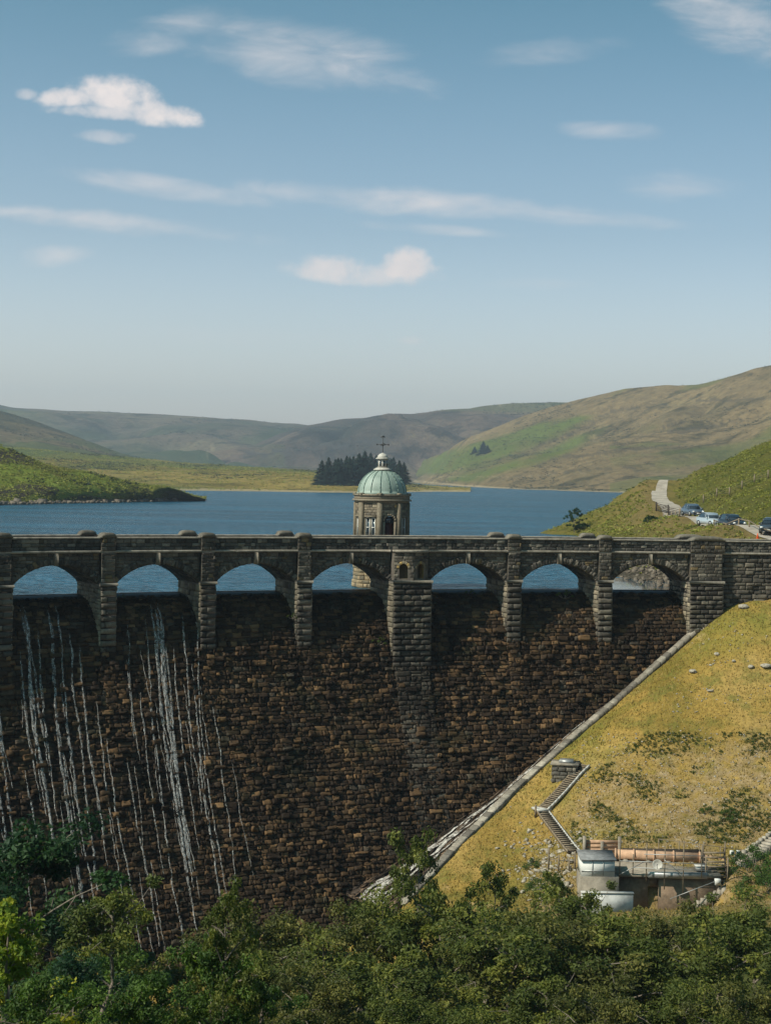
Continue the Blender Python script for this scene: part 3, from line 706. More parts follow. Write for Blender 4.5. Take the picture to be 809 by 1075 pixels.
# valley floor, then the near hillside rising to the viewpoint
for x in (-50, -35, -20, -8): G.append((x, 112, -27.0 + .05 * abs(x + 15)))
for x in (-40, -15, 5, 30, 60): G.append((x, 92, -27.5 + max(0, x - 5) * .06))
for x in (-45, -15, 10, 35, 60): G.append((x, 70, -20.5)); G.append((x, 50, -12.5)); G.append((x, 30, -4.0)); G.append((x, 12, 3.5)); G.append((x, 2, 7.2)); G.append((x, -25, 11))
G.append((-60, 112, -18)); G.append((-60, 90, -20))
slope_f = tps(G, .0005)
xs = np.arange(-70, 75.1, .5); ys = np.arange(-30, 160.1, .5); X, Y = np.meshgrid(xs, ys, indexing='ij')
def kerb_side(X, Y):
    """signed distance (positive on the dam side) to the kerb polyline in plan"""
    K = np.array([k[:2] for k in KP]); K = np.vstack([K[0] + (K[0] - K[1]) * .02, K[1:]]); best = np.full(X.shape, 1e9); sg = np.zeros(X.shape)
    for a, b in zip(K[:-1], K[1:]):
        d = b - a; t = np.clip(((X - a[0]) * d[0] + (Y - a[1]) * d[1]) / (d @ d), 0, 1); dx, dy = X - a[0] - t * d[0], Y - a[1] - t * d[1]; r = np.hypot(dx, dy)
        cr = d[0] * dy - d[1] * dx; m = r < best; best = np.where(m, r, best); sg = np.where(m, -np.sign(cr), sg)
    return best * sg
def slope_z(X, Y):
    X = np.asarray(X, float); Y = np.asarray(Y, float); z = slope_f(X, Y)
    z = z + .22 * fbm(X * .3 + 7, Y * .3, 3, 41)
    cx_a = np.clip((X - 12.4) / 1.2, 0, 1) * np.clip((24.6 - X) / 1.5, 0, 1) * np.clip((Y - 109.2) / 1.2, 0, 1) * np.clip((113.9 - Y) / .5, 0, 1)
    z = z * (1 - cx_a) + np.minimum(z, -20.8) * cx_a
    z = z + .16 * fbm(X * .55, Y * .55, 4, 11) + .5 * fbm(X * .09, Y * .09, 3, 17) * np.clip((Y < 112) * 1. + .25, 0, 1)
    return z
Z = slope_z(X, Y); kd = kerb_side(X, Y); Z = np.where((kd > .1) & (Y > 116), Z - np.clip(kd, 0, 1.5) * 3.2, Z)
s_, o_ = Dinv(X, Y); inside = (o_ < face_off(np.minimum(Z, 0)) - .8) & (s_ > 0); Z = np.where((o_ < -.6) | ((inside) & (s_ < 62)), np.minimum(Z, -9), Z)
def grass_slope():
    t = NT('dry_grass'); co = t.co
    n1 = t.noise(.09, 6, .62); n2 = t.noise(.55, 7, .7); n3 = t.noise(3.5, 6, .75)
    c = t.ramp(n1, [(.36, (.17, .125, .026)), (.5, (.31, .20, .050)), (.64, (.37, .245, .075))])
    c = t.mix(t.ramp(n2, [(.47, 0.), (.64, .7)]), c, (.12, .125, .028))
    c = t.mix(t.ramp(t.noise(.25, 7, .72, dist=.6), [(.60, 0.), (.70, .75)]), c, (.44, .30, .15))
    c = t.mix(1, c, t.ramp(n3, [(.3, .6), (.7, 1.3)]), 'MULTIPLY')
    # scrubby earth zone (attribute)
    sep = t.n('ShaderNodeSeparateColor'); t.l(t.attr(), sep.inputs[0])
    dirt = t.ramp(t.noise(1.4, 8, .75), [(.35, (.15, .105, .04)), (.55, (.31, .22, .12)), (.72, (.50, .40, .28))])
    dm = t.n('ShaderNodeMath', operation='MULTIPLY'); t.l(sep.outputs[0], dm.inputs[0]); t.l(t.ramp(t.noise(.8, 8, .78, dist=.4), [(.40, 0.), (.56, .9)]), dm.inputs[1])
    c = t.mix(dm.outputs[0], c, dirt)
    gr = t.mix(t.ramp(n2, [(.3, 0.), (.7, 1.)]), (.035, .045, .012), (.09, .095, .025))
    c = t.mix(sep.outputs[1], c, gr)
    c = t.mix(sep.outputs[2], c, t.mix(n2, (.10, .13, .02), (.19, .19, .03)))
    t.col(c, .95, .1); t.bump(t.noise(6, 7, .8), .8, .12); return t.m
M['slope'] = grass_slope()
pxg, pyg = to_px(np.stack([X, np.maximum(Y, 5), Z], -1))
dirtm = np.clip((pyg - 755 - (pxg < 700) * (700 - pxg) * .6 + 40 * fbm(X * .12, Y * .12, 3, 4)) / 50, 0, 1) * np.clip((pxg - 560) / 60, 0, 1) * (Y > 100)
dirtm = np.maximum(dirtm, np.clip((pyg - 880 + (pxg - 560) * .3) / 30, 0, 1) * (pxg > 540) * (Y > 95)*np.clip((pxg-540)/30,0,1))
greenm = np.clip((112 - Y) / 8, 0, 1)
upg = np.clip((fbm(X * .12, Y * .12, 4, 9) - .1 + np.clip((760 - pyg) / 60, -1, 1) * .18) * 1.8, 0, 1) * (Y > 112) * .6
cols = np.stack([dirtm, greenm, upg], -1).reshape(-1, 3); nb = len(ys)
F = np.array([(i * nb + j, (i + 1) * nb + j, (i + 1) * nb + j + 1, i * nb + j + 1) for i in range(len(xs) - 1) for j in range(nb - 1)])
tag(link('terrain', mesh_np('slope', np.stack([X, Y, Z], -1).reshape(-1, 3), F, cols, True), M['slope']), 'dry yellow grass slope beside and below the dam', kind='structure')
def hit_slope(px, py, y0=95, y1=150):
    for Yv in np.arange(y0, y1, .1):
        P = at(px, py, Yv)
        if P[2] < float(slope_z(P[0], P[1])): return P
    return at(px, py, y1)

# big ground / lake bed
M['bed'] = simple('earth', (.16, .13, .07), .95, scale=.02)
b = MB(); b.add([(-9000, -3000, -60), (9000, -3000, -60), (9000, 9500, -60), (-9000, 9500, -60)], [(0, 1, 2, 3)]); tag(b.build('ground', M['bed']), 'ground far below', kind='structure')

# ---- right bank above the lake
B = []
def bk_(px, py, Y, dz=0): p = at(px, py, Y); B.append((p[0], p[1], p[2] + dz))
for p in ((698, 611), (647, 605), (632, 590), (616, 572), (600, 562), (576, 561)):
    q = atz(*p, 0); B.append(tuple(q)); B.append((q[0] - 10, q[1] - 3, -4))
q = atz(565, 556, 0); B.append((q[0], q[1] + 30, -2))
B.append((12, 175, -5)); B.append((10, 230, -6)); B.append((20, 340, -5)); B.append((16, 150, -5)); B.append((24, 152, -4.5)); B.append((32, 153, -1.5))
bk_(676, 591, 182); bk_(660, 588, 195)
for p in ((599, 554, 300), (626, 535.5, 315), (653, 518, 335), (676, 512.6, 350)):
    bk_(*p); q = at(*p); B.append((q[0] * 1.05 - 3, q[1] * 1.1, q[2] - 7))
bk_(700, 562, 190); bk_(650, 545, 272); bk_(640, 560, 228); bk_(700, 546, 228); bk_(665, 556, 215); bk_(680, 530, 275); bk_(740, 562, 180)
TR = [(860, 572, 152), (812, 563.5, 168), (775, 557, 187), (748, 552, 207), (722, 545, 228), (704, 534, 254), (691, 522, 290), (693, 515, 330), (704, 511, 362)]
for p in TR: bk_(*p)
for p in ((714, 503, 348), (744, 490, 335), (775, 478, 318), (809, 469.5, 302), (900, 440, 285)):
    bk_(*p); q = at(*p); B.append((q[0] * 1.3, q[1] * 1.3, q[2] - 5))
q = at(702, 511, 362); B.append((q[0] * 1.12, q[1] * 1.12, q[2] - 6))
bk_(745, 535, 245); bk_(815, 540, 192); bk_(815, 500, 240); bk_(765, 510, 272); bk_(730, 522, 275); bk_(720, 512, 320); bk_(900, 520, 180); bk_(900, 560, 160)
B.append((45, 150, 3.2)); B.append((60, 150, 4.2)); B.append((80, 150, 8))
bank_f = tps(B, .0005)
xs = np.arange(4, 150, .8); ys = np.arange(146.5, 470, .8); X, Y = np.meshgrid(xs, ys, indexing='ij')
TRP = np.array([at(*p) for p in TR] + [at(709, 513.5, 392)])
def bank_z(X, Y):
    X = np.asarray(X, float); Y = np.asarray(Y, float); tx = np.interp(Y, TRP[:, 1], TRP[:, 0]); w = np.clip((np.abs(X - tx) - 2.2) / 4, 0, 1) * np.clip((Y - 155) / 20, 0, 1)
    k_ = np.clip((np.abs(X - tx) - 2.6) / 5, 0, 1); k_ = k_ * k_ * (3 - 2 * k_); k_ = np.where(Y > 156, k_, 1)
    return bank_f(X, Y) * k_ + bank_f(tx, Y) * (1 - k_) + w * (.45 * fbm(X * .12, Y * .12, 4, 31) + .1 * fbm(X, Y, 2, 33))
Z = bank_z(X, Y)
s_, o_ = Dinv(X, Y); Z = np.where(o_ > -5.6, np.minimum(Z, np.where(s_ > 64, 3.0, -4)), Z)
tx = np.interp(Y, TRP[:, 1], TRP[:, 0])
verge = np.exp(-((X - tx + 3) / 5.) ** 2); rocky = np.clip((3.4 - Z) / 1.2, 0, 1) * np.clip((205 - Y) / 15, 0, 1)
up_ = np.clip((X - tx - 2) / 3, 0, 1)
cols = np.stack([verge, rocky, up_], -1).reshape(-1, 3)
def bank_mat():
    t = NT('bank_grass'); sep = t.n('ShaderNodeSeparateColor'); t.l(t.attr(), sep.inputs[0])
    n1 = t.noise(.12, 9, .72, dist=.5); n2 = t.noise(.35, 9, .78)
    a = t.ramp(n1, [(.35, (.15, .15, .03)), (.55, (.24, .20, .045)), (.7, (.31, .215, .07))])
    a = t.mix(t.ramp(n2, [(.52, 0.), (.62, .7)]), a, (.09, .10, .025))
    u = t.ramp(n2, [(.3, (.07, .085, .016)), (.5, (.14, .145, .026)), (.7, (.23, .20, .042))])
    u = t.mix(t.ramp(n1, [(.45, 0.), (.7, .6)]), u, (.26, .20, .06))
    c = t.mix(sep.outputs[2], a, u); c = t.mix(t.mix(n2, sep.outputs[0], (0, 0, 0)), c, (.40, .26, .12))
    r = t.ramp(t.noise(.9, 8, .8), [(.35, (.05, .042, .03)), (.6, (.22, .18, .13)), (.72, (.36, .31, .24))])
    c = t.mix(sep.outputs[1], c, r); t.col(c, .95, .1); t.bump(t.noise(.9, 8, .8), 1., 1.6); return t.m
nb = len(ys); F = np.array([(i * nb + j, (i + 1) * nb + j, (i + 1) * nb + j + 1, i * nb + j + 1) for i in range(len(xs) - 1) for j in range(nb - 1)])
tag(link('bank', mesh_np('bank', np.stack([X, Y, Z], -1).reshape(-1, 3), F, cols, True), bank_mat()), 'green grassy bank at the right end of the lake', kind='structure')
# track
tp = []; td = np.linspace(0, 1, 90); Ys = np.interp(td, [0, 1], [TRP[0, 1], TRP[-1, 1] - 2]); Xs = np.interp(Ys, TRP[:, 1], TRP[:, 0])
k = np.ones(7) / 7; Xs = np.convolve(np.pad(Xs, 3, 'edge'), k, 'valid'); V = []; W5 = np.linspace(-1, 1, 7)
for x, y in zip(Xs, Ys):
    hw = float(np.interp(y, [160, 240, 300, 350, 400], [1.7, 1.6, 1.45, .8, .5])) + .25 * float(fbm(np.array(y * .12), np.array(3.), 3, 5)) + (.3 if y < 235 else 0) * min(1, (235 - y) / 10 if y < 235 else 0) 
    for w in W5:
        xx = x + w * hw; V.append((xx, y, 0))
V = np.array(V); V[:, 2] = bank_z(V[:, 0], V[:, 1]) + .07
F = np.array([(i * 7 + j, i * 7 + j + 1, i * 7 + 8 + j, i * 7 + 7 + j) for i in range(89) for j in range(6)])
tag(link('track', mesh_np('track', V, F, None, True), simple('pale_gravel', (.34, .29, .235), .95, var=.4, scale=.5)), 'pale gravel track curving up past the parked cars', kind='structure')

# ---- distant hills
def loft(name, label, rows, mat, amp, scale, nx=220, ny=70, colf=None, seed=1, amp_ridge=.25, back=1.25, back_z=.3, gul=0):
    R = [np.array(r, float) for r in rows]; px = np.linspace(R[0][0, 0], R[0][-1, 0], nx); L = []
    for r in R:
        P = np.array([at(*p) for p in r]); t = r[:, 0]
        Pn = np.stack([np.interp(px, t, P[:, i]) for i in range(3)], 1)
        ks = 5; Pn = np.stack([np.convolve(np.pad(Pn[:, i], ks // 2, 'edge'), np.ones(ks) / ks, 'valid') for i in range(3)], 1); L.append(Pn)
    bkr = L[0] * np.array([back, back, back_z]); bkr[:, 2] = L[0][:, 2] * back_z - 20
    foot = L[-1].copy(); foot[:, :2] *= .97; foot[:, 2] -= 6 + .02 * np.abs(foot[:, 1]) * 0
    L = [bkr] + L + [foot]; L = np.array(L)
    n = len(L); tt = np.linspace(0, n - 1, ny * (n - 1) // (n - 1) + 1); out = []; env = []
    for t in tt:
        i = min(int(t), n - 2); f = t - i; p0 = L[max(i - 1, 0)]; p1 = L[i]; p2 = L[i + 1]; p3 = L[min(i + 2, n - 1)]
        if i == 0 or i >= n - 2: q = p1 * (1 - f) + p2 * f
        else:
            m1 = (p2 - p0) / 2 * (i > 1); m2 = (p3 - p1) / 2 * (i < n - 3); m1 = m1 if i > 1 else (p2 - p1); m2 = m2 if i < n - 3 else (p2 - p1)
            q = p1 * (2 * f ** 3 - 3 * f * f + 1) + m1 * (f ** 3 - 2 * f * f + f) + p2 * (-2 * f ** 3 + 3 * f * f) + m2 * (f ** 3 - f * f)
        out.append(q); env.append(amp_ridge if abs(t - 1) < .15 else (min(1, amp_ridge + abs(t - 1)) if t > 1 else .3) * (1 if t < n - 2.5 else max(0, (n - 2 - t) * 2)))
    P = np.array(out); E_ = np.array(env)[:, None]
    nz = fbm(P[..., 0] / scale, P[..., 1] / scale, 5, seed)
    if gul: nz = nz - gul * (1 - np.abs(fbm(P[..., 0] / scale * .8 + 9, P[..., 1] / scale * .8, 4, seed + 40)) * 3).clip(0, 1) ** 2
    P[..., 2] += amp * E_ * nz; m = len(tt)
    F = np.array([(i * nx + j, i * nx + j + 1, (i + 1) * nx + j + 1, (i + 1) * nx + j) for i in range(m - 1) for j in range(nx - 1)])
    cols = None
    if colf is not None: x, y = to_px(P); cols = colf(x, y, P).reshape(-1, 3)
    return tag(link(name, mesh_np(name, P.reshape(-1, 3), F, cols, True), mat), label, kind='structure')
def hill_mat(name, a, b, c, d, sc=1., rock=(.05, .045, .04), green=(.10, .14, .035)):
    t = NT(name); n1 = t.noise(.0009 * sc, 9, .68, dist=.6); n2 = t.noise(.008 * sc, 8, .68, dist=.4); n3 = t.noise(.045 * sc, 6, .75)
    k = t.ramp(n1, [(.36, a), (.46, b), (.54, c), (.64, d)])
    k = t.mix(t.ramp(n2, [(.52, 0.), (.60, .75)]), k, tuple(v * .5 for v in a)); k = t.mix(t.ramp(n2, [(.30, .5), (.42, 0.)]), k, d)
    k = t.mix(1, k, t.ramp(n3, [(.32, .6), (.68, 1.35)]), 'MULTIPLY')
    sep = t.n('ShaderNodeSeparateColor'); t.l(t.attr(), sep.inputs[0])
    fld = t.mix(t.ramp(n2, [(.4, 0.), (.65, .55)]), green, tuple(v * 1.6 for v in green))
    mm = t.n('ShaderNodeMath', operation='MULTIPLY'); mm.use_clamp = True; t.l(sep.outputs[0], mm.inputs[0]); t.l(t.ramp(n3, [(.2, .7), (.5, 1.2)]), mm.inputs[1])
    k = t.mix(mm.outputs[0], k, fld)
    m2 = t.n('ShaderNodeMath', operation='MULTIPLY'); m2.use_clamp = True; t.l(sep.outputs[1], m2.inputs[0]); t.l(t.ramp(n3, [(.35, .3), (.5, 1.3)]), m2.inputs[1])
    k = t.mix(m2.outputs[0], k, rock); k = t.mix(sep.outputs[2], k, (.38, .30, .19))
    n4 = t.noise(.16 * sc, 4, .7); k = t.mix(t.ramp(n4, [(.70, 0.), (.74, .55)]), k, (.34, .31, .25)); k = t.mix(t.ramp(t.noise(.022 * sc, 8, .8, dist=.8), [(.60, 0.), (.68, .75)]), k, tuple(v * .55 for v in a))
    t.col(k, .95, .05); t.bump(n3, 1., 9 / sc); return t.m
def pin(x, y, poly):
    ins = np.zeros(x.shape, bool); n = len(poly)
    for i in range(n):
        x1, y1 = poly[i]; x2, y2 = poly[(i + 1) % n]
        c = ((y1 > y) != (y2 > y)) & (x < (x2 - x1) * (y - y1) / (y2 - y1 + 1e-9) + x1); ins ^= c
    return ins
zero = lambda x, y, P: np.zeros(x.shape + (3,))
def zz(px, y, z=0): return (px, y, float(atz(px, y, z)[1]))
HP1 = hill_mat('far_hill', (.022, .032, .016), (.055, .058, .030), (.11, .082, .056), (.16, .13, .07), 1.6, green=(.05, .07, .022))
loft('far_hill', 'long low greenish hill closing the left horizon', [[(-120, 414, 4600), (0, 420, 4600), (60, 427, 4600), (160, 435, 4500), (250, 440, 4400), (320, 444, 4400), (420, 452, 4300)],
     [(-120, 440, 3900), (0, 444, 3900), (160, 455, 3700), (250, 462, 3600), (320, 468, 3600), (420, 480, 3600)], [(-120, 470, 3000), (0, 474, 3000), (160, 486, 2800), (250, 492, 2700), (320, 496, 2600), (420, 502, 2600)]],
     HP1, 60, 500, colf=lambda x, y, P: np.stack([np.clip(fbm(P[..., 0] / 500, P[..., 1] / 500, 3, 5) * 2 + (x > 250) * .2, 0, .5), x * 0, (np.abs(x - (222 + 5 * np.sin(y * .5))) < 1.6) * (y > 467) * (y < 477) * .25], -1), seed=3, gul=.7)
HP2 = hill_mat('brown_hill', (.03, .034, .014), (.085, .072, .034), (.13, .095, .05), (.17, .13, .058), 2, green=(.06, .08, .022))
loft('brown_hill', 'brown shoulder of hill at the left edge of the picture', [[(-160, 420, 2600), (0, 432, 2600), (40, 444, 2600), (80, 458, 2550), (125, 474, 2500), (160, 484, 2400)],
     [(-160, 445, 2250), (0, 454, 2250), (40, 461, 2200), (80, 469, 2200), (125, 480, 2150), (160, 488, 2100)], [(-160, 478, 1800), (0, 478, 1800), (40, 481, 1800), (80, 485, 1800), (125, 490, 1800), (160, 494, 1800)]],
     HP2, 26, 300, nx=160, ny=60, colf=lambda x, y, P: np.stack([np.clip((y - 458) / 12, 0, .6) * (fbm(P[..., 0] / 200, P[..., 1] / 200, 3, 5) > -.2), x * 0, x * 0], -1), seed=8, gul=.5)
HP3 = hill_mat('mid_hill', (.026, .026, .018), (.075, .054, .040), (.125, .086, .060), (.17, .13, .066), 1.7, green=(.06, .075, .022))
loft('heather_hill', 'purple brown heather hill behind the domed tower', [[(200, 486, 3900), (240, 476, 3900), (270, 463, 3900), (320, 445, 3900), (380, 437, 3850), (440, 430, 3800), (500, 425, 3800), (560, 423, 3800), (600, 425, 3700), (700, 437, 3600)],
     [(200, 494, 3500), (240, 486, 3500), (320, 466, 3400), (440, 455, 3400), (560, 450, 3300), (700, 460, 3200)], [(200, 501, 3100), (270, 503, 3100), (330, 504, 3100), (440, 507.5, 3000), (560, 509, 2900), (700, 510, 2900)]],
     HP3, 60, 420, colf=lambda x, y, P: np.stack([np.clip((433 - y + (x - 500) * .02) / 4, 0, .45) + np.clip((x - 250) / 40, 0, 1) * (y > 466) * (x < 300) * .3, (np.abs(y - 470 + (x - 330) * .12 + 3 * fbm(x * .1, y * .1, 3, 2)) < 1.6) * (x > 255) * (x < 420) * .8, (y < 424.6) * (x > 505) * (x < 525) * .7], -1), seed=21, gul=.7)
GP = [[(425, 497), (450, 480), (492, 467), (560, 447), (600, 439), (630, 436), (560, 470), (520, 484), (500, 490), (470, 497)], [(462, 505), (500, 494), (560, 478), (600, 462), (640, 446), (600, 472), (560, 488), (520, 497), (495, 506)]]
RK = [(560, 470, 625, 444, 1.8), (590, 480, 700, 468, 1.6), (640, 432, 700, 425, 1.5), (700, 455, 780, 440, 2.2), (730, 420, 809, 418, 1.5), (540, 500, 690, 488, .9), (600, 446, 690, 420, .8), (650, 470, 720, 440, 1.2), (560, 488, 600, 476, 1.2)]
def right_cols(x, y, P):
    w = 7 * fbm(P[..., 0] / 60, P[..., 1] / 60, 4, 6); w2 = 8 * fbm(P[..., 0] / 25, P[..., 1] / 25, 3, 61); g_ = np.zeros(x.shape)
    for p in GP:
        for ox, oy in ((0, 0), (4, 0), (-4, 0), (0, 1.6), (0, -1.6), (2, 1), (-2, -1), (7, 2), (-7, -2)): g_ += pin(x + w + ox, y + w * .3 + w2 * .12 + oy, p) / 9.
    g_ = np.clip(g_, 0, 1) * np.clip(.85 + w2 * .05, .3, 1)
    r = np.zeros(x.shape)
    for x1, y1, x2, y2, ww in RK:
        t = (x - x1) / (x2 - x1); yy = y1 + (y2 - y1) * t + 3 * fbm(x * .06, y * .02, 3, 14); r = np.maximum(r, (np.abs(y - yy) < ww * (.3 + vnoise(x * .15, y * 0, 4))) * (t > 0) * (t < 1) * .9)
    g_ = np.maximum(g_, np.clip((fbm(P[..., 0] / 160, P[..., 1] / 160, 4, 60) - .22) * 2.5, 0, .45) * (x > 640))
    sh = (np.abs(y - np.interp(x, [425, 491, 552, 648], [504, 510.2, 513.6, 516.5])) < .8) * .6
    tr_ = (np.abs(y - np.interp(x, [545, 600, 690], [500.5, 497, 497.5])) < .45) * .2
    return np.stack([g_, r * .45, np.maximum(sh, tr_)], -1)
HP4 = hill_mat('right_hill', (.085, .075, .028), (.155, .112, .052), (.20, .14, .066), (.22, .165, .075), 2.0, green=(.085, .102, .020), rock=(.05, .042, .03))
loft('valley_hill', 'tall tan hillside with green fields on the right of the lake', [[(385, 503, 3900), (400, 499, 3700), (425, 489, 3500), (455, 478, 3100), (491, 457, 2850), (552, 436, 2750), (590, 424.5, 2700), (627, 413.5, 2600), (655, 407.5, 2560), (683, 405, 2500), (715, 402, 2450), (744, 399, 2400), (809, 385, 2300), (950, 355, 2200)],
     [(385, 505, 3600), (400, 504, 3450), (425, 498, 3300), (455, 492, 2800), (491, 484, 2450), (552, 474, 2300), (627, 464, 2150), (683, 460, 2050), (744, 455, 2000), (809, 447, 1900), (950, 430, 1850)],
     [(385, 506.5, 3300), (400, 506.6, 3250), zz(425, 507), zz(455, 509), zz(491, 511), zz(552, 514), zz(648, 517), zz(744, 519), zz(809, 520), zz(950, 522.5)]], HP4, 34, 260, nx=640, ny=230, colf=right_cols, seed=33, gul=.5)
px_ = [-90, 25, 124, 198, 280, 336, 380, 425, 460, 495]
HPM = hill_mat('moor', (.12, .105, .022), (.20, .15, .036), (.24, .175, .045), (.28, .21, .065), 4, green=(.07, .085, .02))
loft('moor', 'flat straw coloured moorland running down to the far shore', [list(zip(px_, [462, 469, 479, 486.5, 491, 494.5, 503, 507.5, 511, 514], [1700, 1700, 1700, 1650, 1550, 1450, 1350, 1450, 1500, 1400])),
     list(zip(px_, [487, 489, 495, 499, 503, 506, 507.5, 511, 513, 515], [1200, 1200, 1200, 1200, 1150, 1120, 1120, 1260, 1330, 1290])), [zz(p, y) for p, y in zip(px_, [513, 513.8, 514.2, 515, 516, 517, 517.3, 516.6, 516.2, 516.4])]],
     HPM, 5, 120, nx=260, ny=60, colf=lambda x, y, P: np.stack([np.clip((fbm(P[..., 0] / 150, P[..., 1] / 300, 3, 15) - .1) * 2, 0, .6) + .5 * (y < 482) * (x < 170), x * 0, (P[..., 2] < .9) * .7 + 0 * x], -1), seed=12, back=1.12)
px_ = [-90, 0, 50, 99, 163, 190, 216]
HPS = hill_mat('spit', (.07, .075, .018), (.10, .10, .022), (.15, .125, .03), (.20, .15, .05), 16, green=(.12, .145, .022), rock=(.045, .036, .027))
def spit_cols(x, y, P):
    n = fbm(P[..., 0] / 14, P[..., 1] / 14, 4, 19); sl = np.clip((1.6 - P[..., 2] + n * 2) / 1.2, 0, 1)
    out = (np.hypot((x - 8) / 34, (y - 480) / 9) + n * .7 < .9) * 1.; out2 = (np.hypot((x - 40) / 50, (y - 514) / 7) + n < .7) * .8
    return np.stack([np.clip(n * 2 + .6, 0, 1) * (x < 190), np.clip(sl + out + out2, 0, 1), x * 0], -1)
loft('spit', 'green rocky spit of land pointing into the lake from the left', [list(zip(px_, [456, 469, 487, 497, 511.5, 517, 521.5], [540, 540, 545, 555, 575, 585, 596])),
     list(zip(px_, [500, 503, 508, 511, 519, 521.5, 523], [505, 505, 510, 530, 565, 580, 592])), [zz(p, y) for p, y in zip(px_, [532, 529.8, 528.6, 527.8, 526.3, 525, 523.3])]],
     HPS, 4.2, 26, nx=260, ny=80, colf=spit_cols, seed=50, back=1.15, back_z=.5)

# ================================================================== TREES
def leaf_cloud(centres, radii, nper, size, seed, tone=None, flat=.0):
    r = np.random.default_rng(seed); C = np.repeat(centres, nper, 0); Rr = np.repeat(radii, nper)[:, None]; N = len(C)
    d = r.normal(size=(N, 3)); d /= np.linalg.norm(d, axis=1)[:, None]; P = C + d * Rr * (r.random((N, 1)) ** .5) * np.array([1, 1, .75])
    n = r.normal(size=(N, 3)) + np.array([0, 0, .9]) + d * .6; n /= np.linalg.norm(n, axis=1)[:, None]
    t = np.cross(n, r.normal(size=(N, 3))); t /= np.linalg.norm(t, axis=1)[:, None]; b_ = np.cross(n, t)
    L = size * r.uniform(.6, 1.4, (N, 1)); W = L * .42
    V = np.stack([P - t * L * .5, P + b_ * W * .5 + n * W * .12, P + t * L * .5, P - b_ * W * .5 + n * W * .12], 1).reshape(-1, 3)
    F = np.arange(4 * N).reshape(-1, 4); cl = r.uniform(0, .5, len(centres)) if tone is None else tone
    c = np.repeat(np.repeat(cl, nper) + r.uniform(0, .28, N), 4); return V, F, np.stack([c, c, c], 1)
def limb(mb, pts, rads, n=6):
    pts = np.array(pts, float)
    for i in range(len(pts) - 1):
        d = pts[i + 1] - pts[i]; d /= np.linalg.norm(d); u = np.cross(d, [.3, .2, 1.]); u /= np.linalg.norm(u); v = np.cross(u, d)
        P = [pts[i + k] + (u * math.cos(2 * math.pi * j / n) + v * math.sin(2 * math.pi * j / n)) * rads[i + k] for k in (0, 1) for j in range(n)]
        mb.add(P, [(j, (j + 1) % n, n + (j + 1) % n, n + j) for j in range(n)])
def make_tree(name, seed, mat, H=9., Wd=3.2, nclu=75, nper=150, leaf=.14, tip=None, up=.25, open_=0., trunk_vis=.25):
    r = random.Random(seed); root = bpy.data.objects.new(name, None); COL.objects.link(root); mb = MB(); cen = []; radi = []; tn = []
    tr = [(0, 0, -.6)]; x = y = 0
    for k in range(1, 8): x += r.gauss(0, .12); y += r.gauss(0, .12); tr.append((x, y, H * .93 * k / 7))
    limb(mb, tr, [(.17 if Wd > 2.55 else .08) * (1 - k / 7.5) * H / 9 + .015 for k in range(8)], 7)
    nb = 17
    for i in range(nb):
        f = trunk_vis + (1 - trunk_vis) * (i + r.random()) / nb; k = min(int(f * 7), 6); ff = f * 7 - k; p0 = np.array(tr[k]) * (1 - ff) + np.array(tr[k + 1]) * ff if k < 7 else np.array(tr[7])
        prof = math.sin(math.pi * min(1, (f - trunk_vis * .6) / (1 - trunk_vis * .6)) ** .75) ** .8 * 1.0 + .12
        L = Wd * prof * r.uniform(.65, 1.15); an = i * 2.4 + r.uniform(-.5, .5); e = up + r.uniform(-.1, .35) + f * .4
        pts = [p0]; q = p0.copy()
        for m in range(4):
            a2 = an + r.gauss(0, .22); q = q + np.array([math.cos(a2) * math.cos(e), math.sin(a2) * math.cos(e), math.sin(e)]) * L / 4; e -= .10; pts.append(q.copy())
        limb(mb, pts, [.038 * (1 - m / 4.6) * H / 9 + .008 for m in range(5)], 5)
        for m in range(2, 5):
            for _ in range(max(1, int(nclu / nb / 3 + .5))):
                o = np.array([r.gauss(0, .42), r.gauss(0, .42), r.gauss(0, .35)]) * Wd / 3.2; c = pts[m] + o; limb(mb, [pts[m], c], [.014, .006], 3)
                cen.append(c); radi.append(r.uniform(.26, .66) * Wd / 3.2 * (1 - open_ * .35)); tn.append(r.uniform(0, .75))
    cen.append(np.array(tr[7]) + [0, 0, .1]); radi.append(.4); tn.append(.4)
    V, F, c = leaf_cloud(np.array(cen), np.array(radi), nper, leaf, seed, np.array(tn))
    mb.build('trunk', M['bark'], root); link('crown', mesh_np('crown', V, F, c), mat, root)
    root['h'] = float(V[:, 2].max()); return root
protos = {}
def proto(kind):
    if kind not in protos:
        kk = dict(willowA=('broadleaf_tree', 11, M['leafA'], 9, 3.2, 100, 190, .15), willowB=('broadleaf_tree', 12, M['leafE'], 8.5, 3.4, 100, 200, .14), willowC=('broadleaf_tree', 15, M['leafA'], 9, 2.8, 90, 190, .15),
                  broad=('broadleaf_tree', 13, M['leafB'], 9, 3.2, 100, 190, .17), dark=('broadleaf_tree', 14, M['leafD'], 9, 3.4, 105, 190, .17), yellow=('broadleaf_tree', 16, M['leafC'], 9, 2.8, 85, 170, .20), thin=('sapling_tree', 17, M['leafA'], 9, 2.5, 90, 130, .15))
        a = kk[kind]; kw = dict(trunk_vis=.12)
        if kind == 'thin': kw = dict(open_=.3, trunk_vis=.22)
        if kind == 'birch': kw = dict(up=.5)
        protos[kind] = [make_tree(a[0], a[1], a[2], H=a[3], Wd=a[4], nclu=a[5], nper=a[6], leaf=a[7], **kw), False]
    p = protos[kind]
    if not p[1]: p[1] = True; return p[0]
    return copy_tree(p[0])
